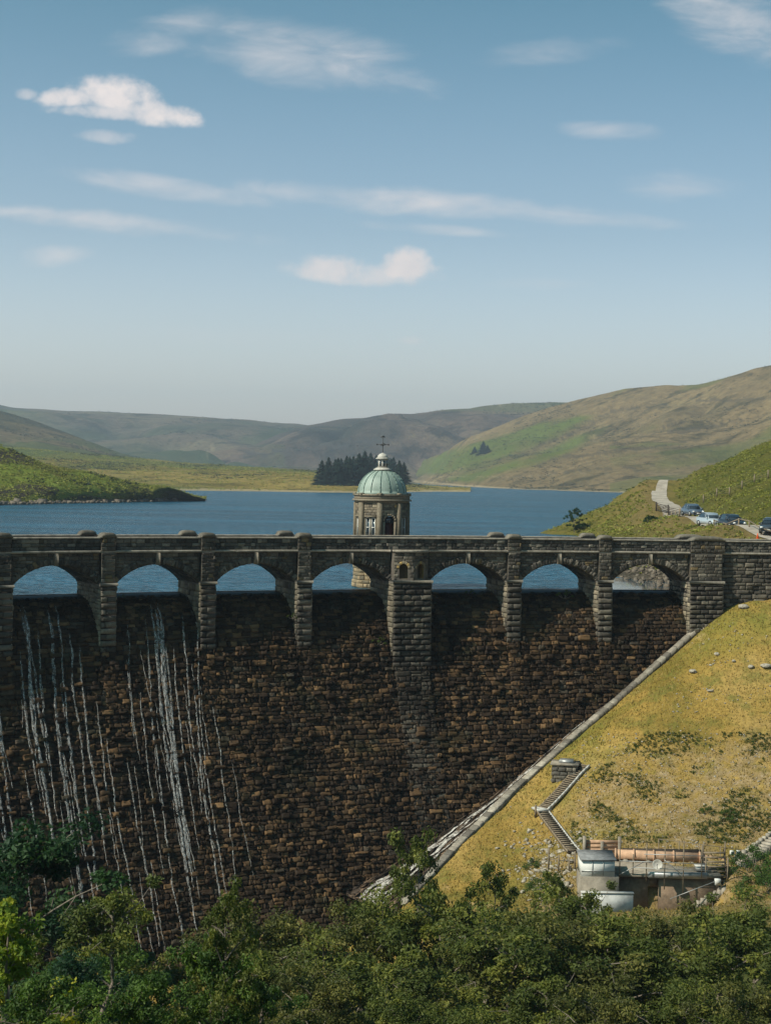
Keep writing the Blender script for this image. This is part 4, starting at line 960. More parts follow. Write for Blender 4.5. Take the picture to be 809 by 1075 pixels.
def plant_tree(kind, px, pytop, Y, label, group='trees in the valley below the dam', wide=1., cat='tree', name=None):
    o = proto(kind); h0 = protos[kind][0]['h']; P = at(px, pytop, Y); gz = float(slope_z(P[0], P[1])); sc = max(.45, (P[2] - gz) / h0)
    o.location = (P[0], P[1], gz - .1 if (P[2] - gz) / h0 > .45 else P[2] - h0 * sc); o.scale = (sc * wide, sc * wide, sc); o.rotation_euler = (0, 0, random.uniform(0, 6.28)); tag(o, label, cat, group); return o
T = [
 ('dark', 12, 852, 62, 'dark green tree at the left edge in front of the wet dam face', 1.0),
 ('yellow', 26, 940, 36, 'bright tree with yellow green leaf tips in the lower left corner', 1.0),
 ('willowC', 98, 922, 56, 'rounded soft green tree between the yellow tipped tree and the waterfall streaks', .95),
 ('broad', 42, 1010, 34, 'low leafy green tree at the bottom edge under the yellow tipped tree', .9),
 ('dark', 75, 985, 50, 'shadowy dark tree behind the lower left bright leaves', .9),
 ('broad', 150, 1012, 42, 'fresh green broad leaved tree at the bottom edge left of the bare twiggy sapling', .9),
 ('thin', 238, 915, 44, 'tall thin bare stemmed sapling with a leafy tip rising before the dam', .55),
 ('broad', 222, 975, 44, 'bright green broad leaved tree around the foot of the tall thin sapling', .75),
 ('willowB', 290, 940, 80, 'olive green bushy tree in front of the dark dam bottom', 1.05),
 ('willowB', 345, 948, 84, 'olive tree beneath the white stream at the dam foot', .95),
 ('broad', 268, 1020, 46, 'leafy green tree at the bottom edge right of the thin sapling', .8),
 ('willowA', 385, 926, 86, 'green tree just left of the slender tree on the yellow slope', .85),
 ('thin', 448, 862, 90, 'slender open tree standing against the yellow slope and stone kerb', .62),
 ('willowA', 418, 930, 86, 'dense green tree below the slender open tree', 1.0),
 ('thin', 520, 902, 90, 'small airy tree against the foot of the yellow slope', .7),
 ('willowC', 478, 915, 86, 'green tree between the slender tree and the small airy tree', .9),
 ('willowB', 505, 952, 78, 'broad olive tree in the middle of the bottom canopy', 1.1),
 ('willowA', 560, 930, 82, 'green tree below the scree left of the white shed', 1.0),
 ('thin', 590, 912, 96, 'airy tree partly hiding the posts left of the white shed', .75),
 ('willowC', 604, 926, 94, 'green tree in front of the low white wall', .9),
 ('willowA', 642, 946, 84, 'green tree below the low white wall', 1.05),
 ('willowB', 692, 940, 88, 'olive tree below the dark doorway of the works', .95),
 ('willowC', 736, 948, 88, 'green tree below the lower flight of stone steps', 1.05),
 ('willowA', 790, 932, 86, 'green tree at the right edge of the canopy', 1.05),
 ('willowB', 340, 1008, 60, 'olive tree at the bottom edge left of centre', 1.0),
 ('willowA', 420, 1022, 58, 'green tree at the bottom edge near the centre', 1.0),
 ('willowC', 560, 1018, 62, 'green tree at the bottom edge right of centre', 1.15),
 ('willowB', 640, 1030, 58, 'olive tree at the bottom edge below the works', 1.1),
 ('willowA', 720, 1018, 62, 'green tree near the bottom right corner', 1.1),
 ('willowB', 795, 1022, 60, 'olive tree in the bottom right corner', 1.1),
 ('willowC', 185, 1045, 50, 'olive green tree low on the bottom edge between two bright broad leaved trees', 1.0),
 ('willowB', 60, 1060, 46, 'olive tree low at the bottom left under the shadowy trees', 1.1),
 ('willowC', 300, 985, 70, 'green tree filling the canopy below the olive bushy tree', 1.2),
 ('willowA', 365, 978, 72, 'green tree in the canopy below the white stream', 1.2),
 ('willowC', 450, 990, 70, 'green tree in the canopy below the slender open tree', 1.2),
 ('willowA', 540, 948, 74, 'green tree in the canopy below the small airy tree', 1.2),
 ('willowB', 610, 948, 76, 'olive tree in the canopy below the scree and posts', 1.2),
 ('willowC', 672, 952, 76, 'green tree in the canopy below the dark doorway', 1.2),
 ('willowA', 765, 948, 76, 'green tree in the canopy below the stone steps', 1.2),
 ('broad', 120, 985, 60, 'green tree standing behind the rounded soft tree near the dam foot', 1.0),
 ('willowB', 185, 990, 66, 'olive tree in the gap under the lowest point of the dam', 1.0),
 ('willowA', 490, 1045, 54, 'green tree low on the bottom edge under the middle of the canopy', 1.1),
]
for k, px, py, Yv, lab, wd in T: plant_tree(k, px, py, Yv, lab, wide=wd)

# shrub at the right edge on the slope, lakeside tree
def make_bush(name, seed, mat, R=1.5, n=26, nper=160, leaf=.14):
    r = random.Random(seed); root = bpy.data.objects.new(name, None); COL.objects.link(root); mb = MB(); cen = []; ra = []
    for i in range(n):
        a = r.uniform(0, 6.28); q = math.sqrt(r.random()) * R; z = (1 - (q / R) ** 2) * R * .8 * r.uniform(.5, 1); c = (q * math.cos(a), q * math.sin(a), z); cen.append(c); ra.append(r.uniform(.28, .5) * R * .6); limb(mb, [(q * .2 * math.cos(a), q * .2 * math.sin(a), -.2), c], [.035, .012], 4)
    V, F, c = leaf_cloud(np.array(cen), np.array(ra), nper, leaf, seed); mb.build('stem', M['bark'], root); link('foliage', mesh_np('foliage', V, F, c), mat, root); return root
b1 = make_bush('shrub', 5, M['leafB'], 2.0)
for i, (px, py, sc, lab) in enumerate([(790, 915, 1.15, 'large green shrub right of the lower stone steps'), (812, 938, 1.2, 'green shrub cut by the right edge below the stone steps'), (765, 858, .45, 'low green shrub on the scrubby slope above the pipe'), (742, 853, .35, 'smaller low shrub on the scrubby slope above the pipe'), (560, 910, .4, 'small shrub on the scree beside the posts'), (572, 935, .8, 'shrub under the posts left of the white shed')]):
    o = b1 if i == 0 else copy_tree(b1); P = hit_slope(px, py); o.location = tuple(P); o.scale = (sc,) * 3; o.rotation_euler = (0, 0, i * 1.3); tag(o, lab, 'shrub', 'shrubs on the slope')
# lakeside small tree (603,540)
lt = make_tree('lakeside_tree', 44, M['leafD'], 6, 2.4, 45, 70, .32, trunk_vis=.15); P = at(603, 553, 296)
lt.location = (P[0], P[1], float(bank_z(P[0], P[1])) - .1); lt.scale = (.75,) * 3; tag(lt, 'small dark tree on the tip of the grassy bank by the water', 'tree')
b2 = make_bush('gorse_bush', 9, M['leafD'], 2.2, 18, 60, .35)
for i, (px, py, Yv, lab) in enumerate([(611, 551, 296, 'low dark bush beside the lakeside tree'), (683, 547, 222, 'dark bush on the bank left of the parked cars')]):
    o = b2 if i == 0 else copy_tree(b2); P = at(px, py, Yv); o.location = (P[0], P[1], float(bank_z(P[0], P[1]))); o.scale = (.8 - .25 * i,) * 3; tag(o, lab, 'bush', 'bushes on the grassy bank')

# conifers
def conifer_mesh(seed, H, R):
    r = np.random.default_rng(seed); N = 900; t = r.random(N) ** .95; z = H * (.02 + .98 * t); rr_ = R * (1 - t) ** .75 * (.55 + .45 * r.random(N)) * (1 + .25 * np.sin(z * 2.4)); a = r.random(N) * 6.28
    sz_ = (.22 + .9 * (1 - t))[:, None]; P = np.stack([rr_ * np.cos(a), rr_ * np.sin(a), z], 1); out = np.stack([np.cos(a), np.sin(a), -.25 + 0 * a], 1); sd = np.stack([-np.sin(a), np.cos(a), 0 * a], 1); L = r.uniform(.8, 1.7, (N, 1)) * R / 2.6 * sz_; W = L * .5
    V = np.stack([P - out * L, P + sd * W * .6 - [0, 0, .3], P + out * L * .6 - [0, 0, .35], P - sd * W * .6 - [0, 0, .3]], 1).reshape(-1, 3)
    c = np.repeat(r.random(N), 4); return mesh_np('crown', V, np.arange(4 * N).reshape(-1, 4), np.stack([c] * 3, 1))
cm = [conifer_mesh(70 + i, 17, 5.2) for i in range(3)]; tm = MB().lathe([(.45, -2), (.35, 4), (.05, 16.5)], n=6).me('trunk')
for m_ in cm: m_.materials.append(M['conif'])
tm.materials.append(M['bark'])
cx_ = [(338, 480, 1010), (345, 477, 1050), (352, 479, 1020), (358, 477, 1060), (364, 475, 1030), (371, 475, 1070), (377, 474, 1040), (383, 473.5, 1020), (389, 476, 1075), (395, 477, 1045), (401, 476, 1085), (407, 476, 1060), (413, 476, 1040), (419, 481, 1065), (424, 486, 1050), (367, 479, 1000), (343, 483, 1000), (385, 479, 1005), (355, 481, 1000), (410, 482, 1010), (398, 480, 1010)]
for i, (px, py, Yv) in enumerate(cx_):
    if i == 0:
        from mathutils.bvhtree import BVHTree
        mm_ = bpy.data.objects['moor'].data; bvm = BVHTree.FromPolygons([v.co[:] for v in mm_.vertices], [p.vertices[:] for p in mm_.polygons])
    rx, rz_ = ray(px, 508.5 - (Yv - 1000) * .035); loc, _n, _i, _d = bvm.ray_cast(Vector((0, 0, CH)), Vector((rx, 1, rz_)).normalized())
    if loc is None: loc = Vector(at(px, 508, 1100))
    P = at(px, py + 1.5 + 2.5 * math.sin(px * .9), loc.y); gz = loc.z - .3; H_ = P[2] - gz; o = thing('conifer_tree', 'dark conifer tree in the clump behind the copper dome', 'tree', (P[0], P[1], gz), i * 1.1, 'conifers on the lake point'); o.scale = (H_ / 17 * 1.35, H_ / 17 * 1.35, H_ / 17)
    link('trunk', tm, [], o); link('crown', cm[i % 3], [], o)
labs = ['leftmost conifer of the clump on the lake point', None]
for i, (px, yb, h, lab) in enumerate([(498, 475.5, 9, 'shorter dark tree of the pair on the green field'), (507, 475, 14, 'taller dark tree of the pair on the green field'), (511.5, 475, 10, 'small dark tree against the right of the pair on the green field')]):
    if i == 0:
        from mathutils.bvhtree import BVHTree
        vh = bpy.data.objects['valley_hill'].data; bv = BVHTree.FromPolygons([v.co[:] for v in vh.vertices], [p.vertices[:] for p in vh.polygons])
    rx, rz_ = ray(px, yb); loc, _n, _i, _d = bv.ray_cast(Vector((0, 0, CH)), Vector((rx, 1, rz_)).normalized()); Yv = loc.y if loc else 2600
    P = at(px, yb, Yv) - np.array([0, 0, 3.]); H_ = h / 1685 * Yv; o = thing('field_tree', lab, 'tree', tuple(P), i, 'trees on the green field'); o.scale = (H_ / 17 * 1.7, H_ / 17 * 1.7, H_ / 17); link('trunk', tm, [], o); link('crown', cm[i], [], o)

# small plants sprouting from the crest
pb = make_bush('crest_plant', 23, M['fern'], .8, 8, 40, .16)
for i, (s, off, z, sc, lab) in enumerate([(px_to_s(589, -.3), -2.2, -.4, 1.0, 'small plant growing on the crest under the sixth open arch'), (px_to_s(493, -.3), -3.0, -.2, .6, 'tiny plant on the crest just right of the niche pier'), (px_to_s(128, -.3), -3.0, -.2, .4, 'tiny tuft on the crest beside the second pier'), (px_to_s(305, -3), .1, -1.9, .6, 'ivy tuft clinging beside the fourth pier'), (px_to_s(395, -3), .3, -4.2, .9, 'yellow green plant hanging left of the niche pier')]):
    o = pb if i == 0 else copy_tree(pb); o.location = tuple(D(s, off, z)); o.scale = (sc,) * 3; tag(o, lab, 'plant', 'plants on the dam')

# bracken & tufts cover on the scrubby slope
r = np.random.default_rng(91); cen = []; rad_ = []
for _ in range(6000):
    px, py = r.uniform(600, 830), r.uniform(770, 885)
    if (px - 600) * .75 + (py - 770) < 60: continue
    d = fbm(np.array(px * .035), np.array(py * .06), 3, 5)
    if d < -.05 + .25 * r.random(): continue
    cen.append((px, py))
cen = cen[:2600]; C3 = []
for px, py in cen:
    Yv = 131 - (py - 770) * .107; P = at(px, py, Yv)
    for _ in range(3):
        z = float(slope_z(P[0], P[1])); e = P[2] - z
        if abs(e) < .1: break
        P = at(px, py, P[1] + e * 1.4)
    C3.append((P[0], P[1], float(slope_z(P[0], P[1])) + .08))
V, F, c = leaf_cloud(np.array(C3), r.uniform(.06, .24, len(C3)), 16, .11, 8)
tag(link('bracken', mesh_np('bracken', V, F, c), M['fern']), 'patches of low green bracken over the sandy scrub slope', 'bracken', kind='stuff')
# grass tufts
N = 60000; gx = r.uniform(2, 48, N); gy = r.uniform(104, 147, N); gz = slope_z(gx, gy); kd = kerb_side(gx, gy); s_, o_ = Dinv(gx, gy)
ok = (kd < -.3) & (o_ > .3); gx, gy, gz = gx[ok], gy[ok], gz[ok]; N = len(gx)
a = r.uniform(0, 6.28, N); hh = r.uniform(.06, .22, N); w = r.uniform(.03, .07, N); lx, ly = r.normal(0, .06, N), r.normal(0, .06, N)
V = np.stack([np.stack([gx - np.cos(a) * w, gy - np.sin(a) * w, gz - .03], 1), np.stack([gx + np.cos(a) * w, gy + np.sin(a) * w, gz - .03], 1), np.stack([gx + lx, gy + ly, gz + hh], 1)], 1).reshape(-1, 3)
n_ = fbm(gx * .12, gy * .12, 3, 9); c = np.clip(.55 - n_ * .8 + r.normal(0, .2, N), 0, 1); c = np.repeat(c, 3)
M['blade'] = leaf_mat('grass_blades', (.15, .12, .026), (.29, .195, .05), (.39, .275, .09), .2)
tag(link('grass', mesh_np('grass', V, np.arange(3 * N).reshape(-1, 3), np.stack([c] * 3, 1)), M['blade']), 'dry yellow grass tufts on the slope', 'grass', kind='stuff')

# ---- scrub, tussocks and rocks scattered over the far ground
def scatter(obj, n, leaf, rad0, per, mat, name, label, seed, mask, flat=.35, area=True):
    me = bpy.data.objects[obj].data; nv = len(me.vertices); co = np.empty(nv * 3); me.vertices.foreach_get('co', co); co = co.reshape(-1, 3); r = np.random.default_rng(seed)
    nf = len(me.polygons); fv_ = np.empty(nf * 4, int); me.polygons.foreach_get('vertices', fv_); fv_ = fv_.reshape(-1, 4); ar = np.empty(nf); me.polygons.foreach_get('area', ar)
    ce = co[fv_].mean(1); x, y = to_px(np.maximum(ce, [-1e9, 5, -1e9])); ok = (ce[:, 2] > .4) & (x > -60) & (x < 870) & (y > 380) & (y < 700) & mask(ce[:, 0], ce[:, 1], x, y); p = ar * ok; p /= p.sum()
    k = r.choice(nf, n, p=p); w = r.random((n, 2)); a = co[fv_[k]]; C = (a[:, 0] * (1 - w[:, :1]) + a[:, 1] * w[:, :1]) * (1 - w[:, 1:]) + (a[:, 3] * (1 - w[:, :1]) + a[:, 2] * w[:, :1]) * w[:, 1:]
    V, F, c = leaf_cloud(C, r.uniform(.4, 1.3, n) * rad0, per, leaf, seed); V = V.reshape(n, -1, 3); V[..., 2] = C[:, None, 2] + np.abs(V[..., 2] - C[:, None, 2]) * flat * 1.6; V = V.reshape(-1, 3)
    return tag(link(name, mesh_np(name, V, F, c), mat), label, kind='stuff')
M['scrub'] = leaf_mat('dark_scrub', (.016, .022, .010), (.035, .042, .016), (.06, .06, .02), .1)
M['tuss'] = leaf_mat('straw_tussock', (.13, .155, .022), (.27, .25, .045), (.42, .32, .085), .2)
nz_ = lambda X, Y, sc, sd, th: fbm(X / sc, Y / sc, 4, sd) > th
scatter('valley_hill', 5200, 2.6, 5.5, 7, M['scrub'], 'hill_scrub', 'dark heather and scrub patches over the right hand hillside', 201, lambda X, Y, x, y: nz_(X, Y * .4, 90, 71, .12) | (np.random.default_rng(1).random(len(X)) < .06), .25)
scatter('heather_hill', 2600, 4.2, 9, 6, M['scrub'], 'heather', 'dark heather patches over the middle hill', 202, lambda X, Y, x, y: nz_(X, Y, 160, 72, .12), .25)
scatter('far_hill', 2200, 5., 11, 6, M['scrub'], 'heather', 'dark heather patches over the far hill', 203, lambda X, Y, x, y: nz_(X, Y, 220, 73, .12), .25)
scatter('brown_hill', 900, 3., 7, 6, M['scrub'], 'heather', 'dark heather patches over the brown hill', 204, lambda X, Y, x, y: nz_(X, Y, 120, 74, .1), .25)
scatter('moor', 2600, 1.6, 3., 7, M['scrub'], 'rushes', 'dark rush clumps over the moorland', 205, lambda X, Y, x, y: nz_(X, Y * .4, 60, 75, .12), .3)
scatter('moor', 5000, 1.6, 3., 6, M['tuss'], 'tussocks', 'straw tussocks over the moorland', 206, lambda X, Y, x, y: x > -99, .3)
scatter('spit', 420, .8, 1.3, 12, M['scrub'], 'scrub', 'dark scrub over the rocky spit', 207, lambda X, Y, x, y: nz_(X, Y, 14, 76, .08), .5)
scatter('spit', 5000, .7, 1., 7, M['tuss'], 'tussocks', 'grass tussocks over the rocky spit', 208, lambda X, Y, x, y: x > -99, .5)
trk = lambda X, Y: np.abs(X - np.interp(Y, TRP[:, 1], TRP[:, 0])) > 3
scatter('bank', 9000, .34, .45, 9, M['tuss'], 'tussocks', 'grass tussocks over the bank', 209, lambda X, Y, x, y: trk(X, Y) & (Y > 160), .6)
scatter('bank', 700, .34, .6, 12, M['fern'], 'bracken', 'green bracken clumps over the bank', 210, lambda X, Y, x, y: trk(X, Y) & (Y > 160) & nz_(X, Y, 14, 77, .1), .6)
# rocks along the shores
def shore_rocks(pts, n, sz, sd, label, zf, spread):
    r = np.random.default_rng(sd); mb = MB(); pts = np.array(pts)
    for _ in range(n):
        k = r.integers(0, len(pts) - 1); t = r.random(); p = pts[k] * (1 - t) + pts[k + 1] * t; p = p + r.normal(0, spread, 3) * [1, 1, 0]; q = sz * r.lognormal(0, .45)
        mb.box((p[0], p[1], zf(p[0], p[1]) + q * .1), (q * 1.4, q, q * .8), r.uniform(0, 3), q * .25, .2)
    return tag(mb.build('shore_rocks', M['darkrock']), label, 'rocks', kind='stuff')
sp_line = [atz(*p, 0.1) for p in ((-20, 530.2), (20, 529.2), (60, 528.2), (99, 527.6), (130, 527), (163, 526.1), (190, 524.8), (212, 523.2))]
shore_rocks(sp_line, 620, .6, 300, 'dark rocks along the waterline of the spit', lambda x, y: .3, 1.6)
bl = [atz(*p, .2) for p in ((722, 616), (698, 610), (672, 606), (655, 602), (647, 600))]
shore_rocks([b_ + np.array([1.6, .8, 0]) for b_ in bl], 420, .24, 301, 'rough rocks lining the water below the bank', lambda x, y: max(float(bank_z(x, y)), 0), 1.5)

# ================================================================== ROCKS
def rock_mesh(seed, sub=2):
    import bmesh
    bm = bmesh.new(); bmesh.ops.create_icosphere(bm, subdivisions=sub, radius=1); rr = random.Random(seed); k = [rr.uniform(.7, 1.2) for _ in range(3)]
    for v in bm.verts:
        c = v.co; f = 1 + .28 * float(fbm(np.array(c.x * 1.3 + seed), np.array(c.y * 1.3 + c.z * 1.7), 3, seed)); v.co = Vector((c.x * k[0] * f, c.y * k[1] * f, max(c.z, -.5) * k[2] * .75 * f))
    me = bpy.data.meshes.new('boulder'); bm.to_mesh(me); bm.free(); me.materials.append(M['rock']); return me
rms = [rock_mesh(i) for i in range(5)]
for i, (px, py, sz, lab) in enumerate([(780, 638.5, .38, 'largest pale boulder on the grass just below the dam wall'), (751, 642.5, .22, 'small pale stone at the very foot of the dam wall'), (804, 701, .35, 'pale boulder at the right edge high on the slope'), (788, 702, .28, 'pale stone left of the boulder at the right edge'),
        (770, 695, .2, 'lone small stone above the row of pale slope stones'), (727, 706, .3, 'flat pale stone on the upper slope'), (752, 688, .22, 'pale stone high on the slope under the smallest dam stone'), (745, 727, .2, 'little stone in the middle of the slope')]):
    P = hit_slope(px, py, 125, 150); o = link('boulder', rms[i % 5]); o.location = (P[0], P[1], float(slope_z(P[0], P[1])) + sz * .25); o.scale = (sz * 1.2, sz, sz); o.rotation_euler = (0, 0, i * 1.7); tag(o, lab, 'boulder', 'pale boulders on the grass slope')
# loose stones
V = []; Fq = []; mb = MB()
for _ in range(1900):
    if _ < 500: px, py = r.uniform(690, 820), r.uniform(640, 780)
    elif _ < 1400: px, py = r.uniform(600, 825), r.uniform(770, 890)
    else: px, py = r.normal(578, 22), r.normal(905, 22)
    if _ < 500 and fbm(np.array(px * .04), np.array(py * .09), 3, 77) < .12: continue
    Yv = {0: 138}.get(0) if py < 700 else 138 - (py - 700) * .1; P = at(px, py, Yv)
    for __ in range(3): P = at(px, py, P[1] + (P[2] - float(slope_z(P[0], P[1]))) * 1.4)
    if kerb_side(np.array(P[0]), np.array(P[1])) > -.4: continue
    sz = r.uniform(.04, .13) if _ < 1400 else float(np.clip(r.lognormal(-2.2, .55), .05, .42))
    mb.box((P[0], P[1], float(slope_z(P[0], P[1])) + sz * .15), (sz * r.uniform(1, 2), sz * r.uniform(.7, 1.2), sz * r.uniform(.4, .9)), r.uniform(0, 3), sz * .28, .15)
tag(mb.build('gravel', M['rock']), 'loose pale stones and scree scattered over the slope', 'stones', kind='stuff')

# ---- kerb wall and spill channel
kerb = thing('stone_kerb', 'pale stone kerb wall running down the slope beside the dam face', 'wall', (0, 0, 0))
kp = np.array(KP); t_ = np.concatenate([[0], np.cumsum(np.linalg.norm(np.diff(kp, axis=0), axis=1))]); TT = np.arange(0, t_[-1], .1)
Kf = lambda t: np.stack([np.interp(t, t_, kp[:, i]) for i in range(3)], -1)
def kn(t):
    d = Kf(np.minimum(t + .3, t_[-1])) - Kf(np.maximum(t - .3, 0)); d = d / np.linalg.norm(d, axis=-1, keepdims=True); n = np.stack([-d[..., 1], d[..., 0], 0 * d[..., 0]], -1); n = n / np.linalg.norm(n, axis=-1, keepdims=True); return -n
def kmap(u, v, h): return Kf(u) + kn(u) * np.asarray(v)[..., None] + np.array([0, 0, 1.]) * np.asarray(h)[..., None]
st = Stone(); a = []; u = 0
while u < t_[-1] - 1: w = random.uniform(.5, 1.0); a.append((u, u + w - .02, -.33, .33)); u += w
a = np.array(a); st.blk(a, RNG.uniform(.02, .06, len(a)), kmap, [(2, (.22, .19, .15)), (2, (.30, .265, .21)), (1, (.15, .13, .105))], pillow=.02, rough=.02, depth=.3)
st.build('coping', [M['stone'], M['mortar']], kerb)
st = Stone()
for v0 in (-.3, .3):
    st.sheet(lambda u, v, h, v0=v0: kmap(u, v0 + 0 * u, v), np.linspace(0, t_[-1], 60), [-2.6, -.05], 0, (.09, .078, .06), 0)
st.build('wall', [M['stone'], M['mortar']], kerb)
cpp = np.array(CP); tc = np.linspace(0, 1, len(cpp)); tk = tc
def chan(u, v, h):
    uu = np.asarray(u, float); a = np.stack([np.interp(uu, tc, cpp[:, i]) for i in range(3)], -1); b_ = np.stack([np.interp(uu, tk, kp[:, i]) for i in range(3)], -1)
    b_ = b_ + np.array([0, 0, -1.15]) * (1 - np.exp(-(uu * 4)))[..., None]; a = a + np.array([0, .3, -.1])
    v = np.asarray(v)[..., None]; return a * (1 - v) + b_ * v + np.array([0, -.25, .9]) * np.asarray(h)[..., None]
st = Stone(); a = []
for i in range(75):
    u0 = i / 75; wid = np.interp(u0, [0, 1], [.6, 9]); nn_ = max(1, int(wid / .8)); e = np.linspace(0, 1, nn_ + 1)
    for j in range(nn_): a.append((u0, u0 + 1 / 75 - .001, e[j], e[j + 1] - .02))
a = np.array(a); st.blk(a, RNG.uniform(.0, .22, len(a)), chan, [(3, (.055, .04, .03)), (2, (.11, .075, .05)), (1, (.17, .115, .075))], pillow=.04, rough=.05, depth=.1)
st.sheet(chan, np.linspace(0, 1, 60), np.linspace(0, 1, 4), -.05)
tag(st.build('channel', [M['face'], M['mortar']], None), 'stepped stone channel between the dam face and the kerb', kind='structure')
# stream
sv = []; sf = []; n0 = 0
for w_i, (v0, wd, a0) in enumerate(((.38, .30, .38), (.5, .16, .45), (.26, .18, .62), (.44, .22, .7), (.3, .1, .3), (.58, .12, .6))):
    rr = random.Random(w_i); P = []; n = 0
    for u in np.linspace(a0, 1, 120):
        v = v0 + .10 * float(fbm(np.array(u * 14.), np.array(w_i * 3.), 3, 8)); w = wd * (.3 + u * u * 1.1) * (.5 + float(vnoise(np.array(u * 40.), np.array(w_i * 1.), 3))) / np.interp(u, [0, 1], [.8, 9]); h = .26 + .05 * rr.random()
        P += [chan(u, v - w, h), chan(u, v, h + .05), chan(u, v + w, h)]; n += 1
    for i in range(n - 1):
        for k in (0, 1): sf.append((n0 + 3 * i + k, n0 + 3 * i + k + 1, n0 + 3 * i + 4 + k, n0 + 3 * i + 3 + k))
    sv += P; n0 += len(P)
def foam2():
    t = NT('stream_foam'); f = t.noise(1.6, 7, .8); t.col((.66, .62, .56), .5, .3); tr = t.n('ShaderNodeBsdfTransparent'); ms = t.n('ShaderNodeMixShader'); t.l(t.ramp(f, [(.42, 0.), (.6, .85)]), ms.inputs[0]); t.l(tr.outputs[0], ms.inputs[1]); t.l(t.b.outputs[0], ms.inputs[2]); t.l(ms.outputs[0], t.out.inputs[0]); return t.m
tag(link('stream_water', mesh_np('stream', np.array(sv), np.array(sf), None, True), foam2()), 'white foaming water running down the channel', kind='stuff')

# ================================================================== WORKS BELOW THE SLOPE
def W(px, py, Y): return at(px, py, Y)
YF = 113.; ZP = float(W(700, 918, YF)[2])
def xw(px, Y): return float(W(px, 915, Y)[0])
pf = thing('concrete_platform', 'stained concrete platform with a dark doorway at the foot of the slope', 'platform', (xw(700, YF), YF, ZP))
def rel(root, *p): return tuple(np.array(p, float) - np.array(root.location))
def wbox(mb, root, x0, x1, y0, y1, z0, z1, jit=0, col=None): mb.box(rel(root, (x0 + x1) / 2, (y0 + y1) / 2, (z0 + z1) / 2), (x1 - x0, y1 - y0, z1 - z0), 0, jit, col=col)
b = MB(); wbox(b, pf, xw(640, YF), xw(757, YF), YF, YF + 5.2, ZP - .25, ZP); b.build('slab', M['concrete'], pf)
b = MB(); wbox(b, pf, xw(692, YF), xw(755, YF), YF + .15, YF + .5, ZP - 3.6, ZP - .26); wbox(b, pf, xw(640, YF), xw(681, YF), YF + .4, YF + .8, ZP - 3.6, ZP - .26); wbox(b, pf, xw(681, YF), xw(692, YF), YF + .4, YF + .8, ZP - 1.0, ZP - .26)
b.build('wall', simple('brown_stained_wall', (.17, .12, .08), .9, var=.5, scale=1.5), pf)
b = MB(); wbox(b, pf, xw(680, YF), xw(742, YF), YF - .12, YF + .1, ZP - .28, ZP + .16); b.build('edge_beam', M['metal'], pf)
b = MB(); wbox(b, pf, xw(681, YF), xw(692, YF), YF + 1.6, YF + 1.7, ZP - 3.6, ZP - .26); b.build('doorway', M['iron'], pf)  # dark panel set back in the opening, stands in for the shade inside
b = MB(); wbox(b, pf, xw(658, YF + 2), xw(742, YF + 2), YF + 4.2, YF + 4.6, ZP + .01, ZP + .75); b.build('back_wall', M['dtimber'], pf)
# shed
Ys = 112.2; zb, zt = float(W(627, 915, Ys)[2]), float(W(627, 903.5, Ys)[2]); x0, x1 = xw(610, Ys), xw(645, Ys)
sh = thing('shed', 'low white shed with a flat grey roof at the left end of the works', 'shed', ((x0 + x1) / 2, Ys + 1, zb))
b = MB(); wbox(b, sh, x0, x1, Ys, Ys + 2.2, zb - .4, zt); b.build('wall', M['white'], sh)
b = MB(); wbox(b, sh, x0 - .05, x1 + .3, Ys - .06, Ys + 2.3, ZP - 3.8, zb - .38); b.build('plinth', M['concrete'], sh)
rf = Stone(); P = np.array([(x0 - .1, Ys - .12, zt), (x1 + .1, Ys - .12, zt), (x1 + .1, Ys + 2.3, zt + .12), (x0 - .1, Ys + 2.3, zt + .12)]) - np.array(sh.location)
b = MB(); P = np.concatenate([P, P + [0, 0, .09]]); b.add(P, BOXF); b.build('roof', M['roof'], sh)
b = MB()
for q in (.33, .66): xx = x0 + (x1 - x0) * q; wbox(b, sh, xx - .02, xx + .02, Ys - .03, Ys, zb - .3, zt - .03)
wbox(b, sh, x0, x1, Ys - .03, Ys, zb - .02, zb + .05); b.build('trim', M['metal'], sh)
# terracotta panel wall
Yp = 117.6; zb, zt = float(W(630, 898, Yp)[2]), float(W(630, 882, Yp)[2]); x0, x1 = xw(614, Yp), xw(648, Yp)
pw = thing('boarded_wall', 'pinkish brown boarded wall between two grey posts behind the white shed', 'wall', ((x0 + x1) / 2, Yp, zb))
b = MB()
for k in range(5): z0 = zb - .4 + (zt - zb + .4) * k / 5; wbox(b, pw, x0, x1, Yp, Yp + .12, z0, z0 + (zt - zb + .4) / 5 - .03, .006)
b.build('boards', M['terra'], pw)
for xx in (x0 - .1, (x0 + x1) / 2, x1 + .1):
    b = MB(); wbox(b, pw, xx - .11, xx + .11, Yp - .18, Yp + .2, zb - .6, zt + (.25 if xx != (x0 + x1) / 2 else -.1)); b.build('post', M['concrete'], pw)
# pipe
pa0 = W(645, 897, 116.8); pa1 = W(736, 901, 116.2)
pipe = thing('rusty_pipe', 'long thick orange brown pipe lying along the back of the platform', 'pipe', tuple(pa0))
b = MB(); b.bar((0, 0, 0), pa1 - pa0, .72, n=20); b.build('barrel', M['terra'], pipe, False)
for f_ in (0.01, .22, .45, .68, .98):
    b = MB(); c_ = (pa1 - pa0) * f_; d_ = (pa1 - pa0) / np.linalg.norm(pa1 - pa0); b.bar(c_ - d_ * .05, c_ + d_ * .05, .9, n=20); b.build('flange', M['terra'], pipe)
for f_ in (.12, .38, .62, .88):
    b = MB(); c_ = (pa1 - pa0) * f_; b.box(tuple(c_ + [0, 0, -.5]), (.3, .6, .5)); b.build('saddle', M['concrete'], pipe)
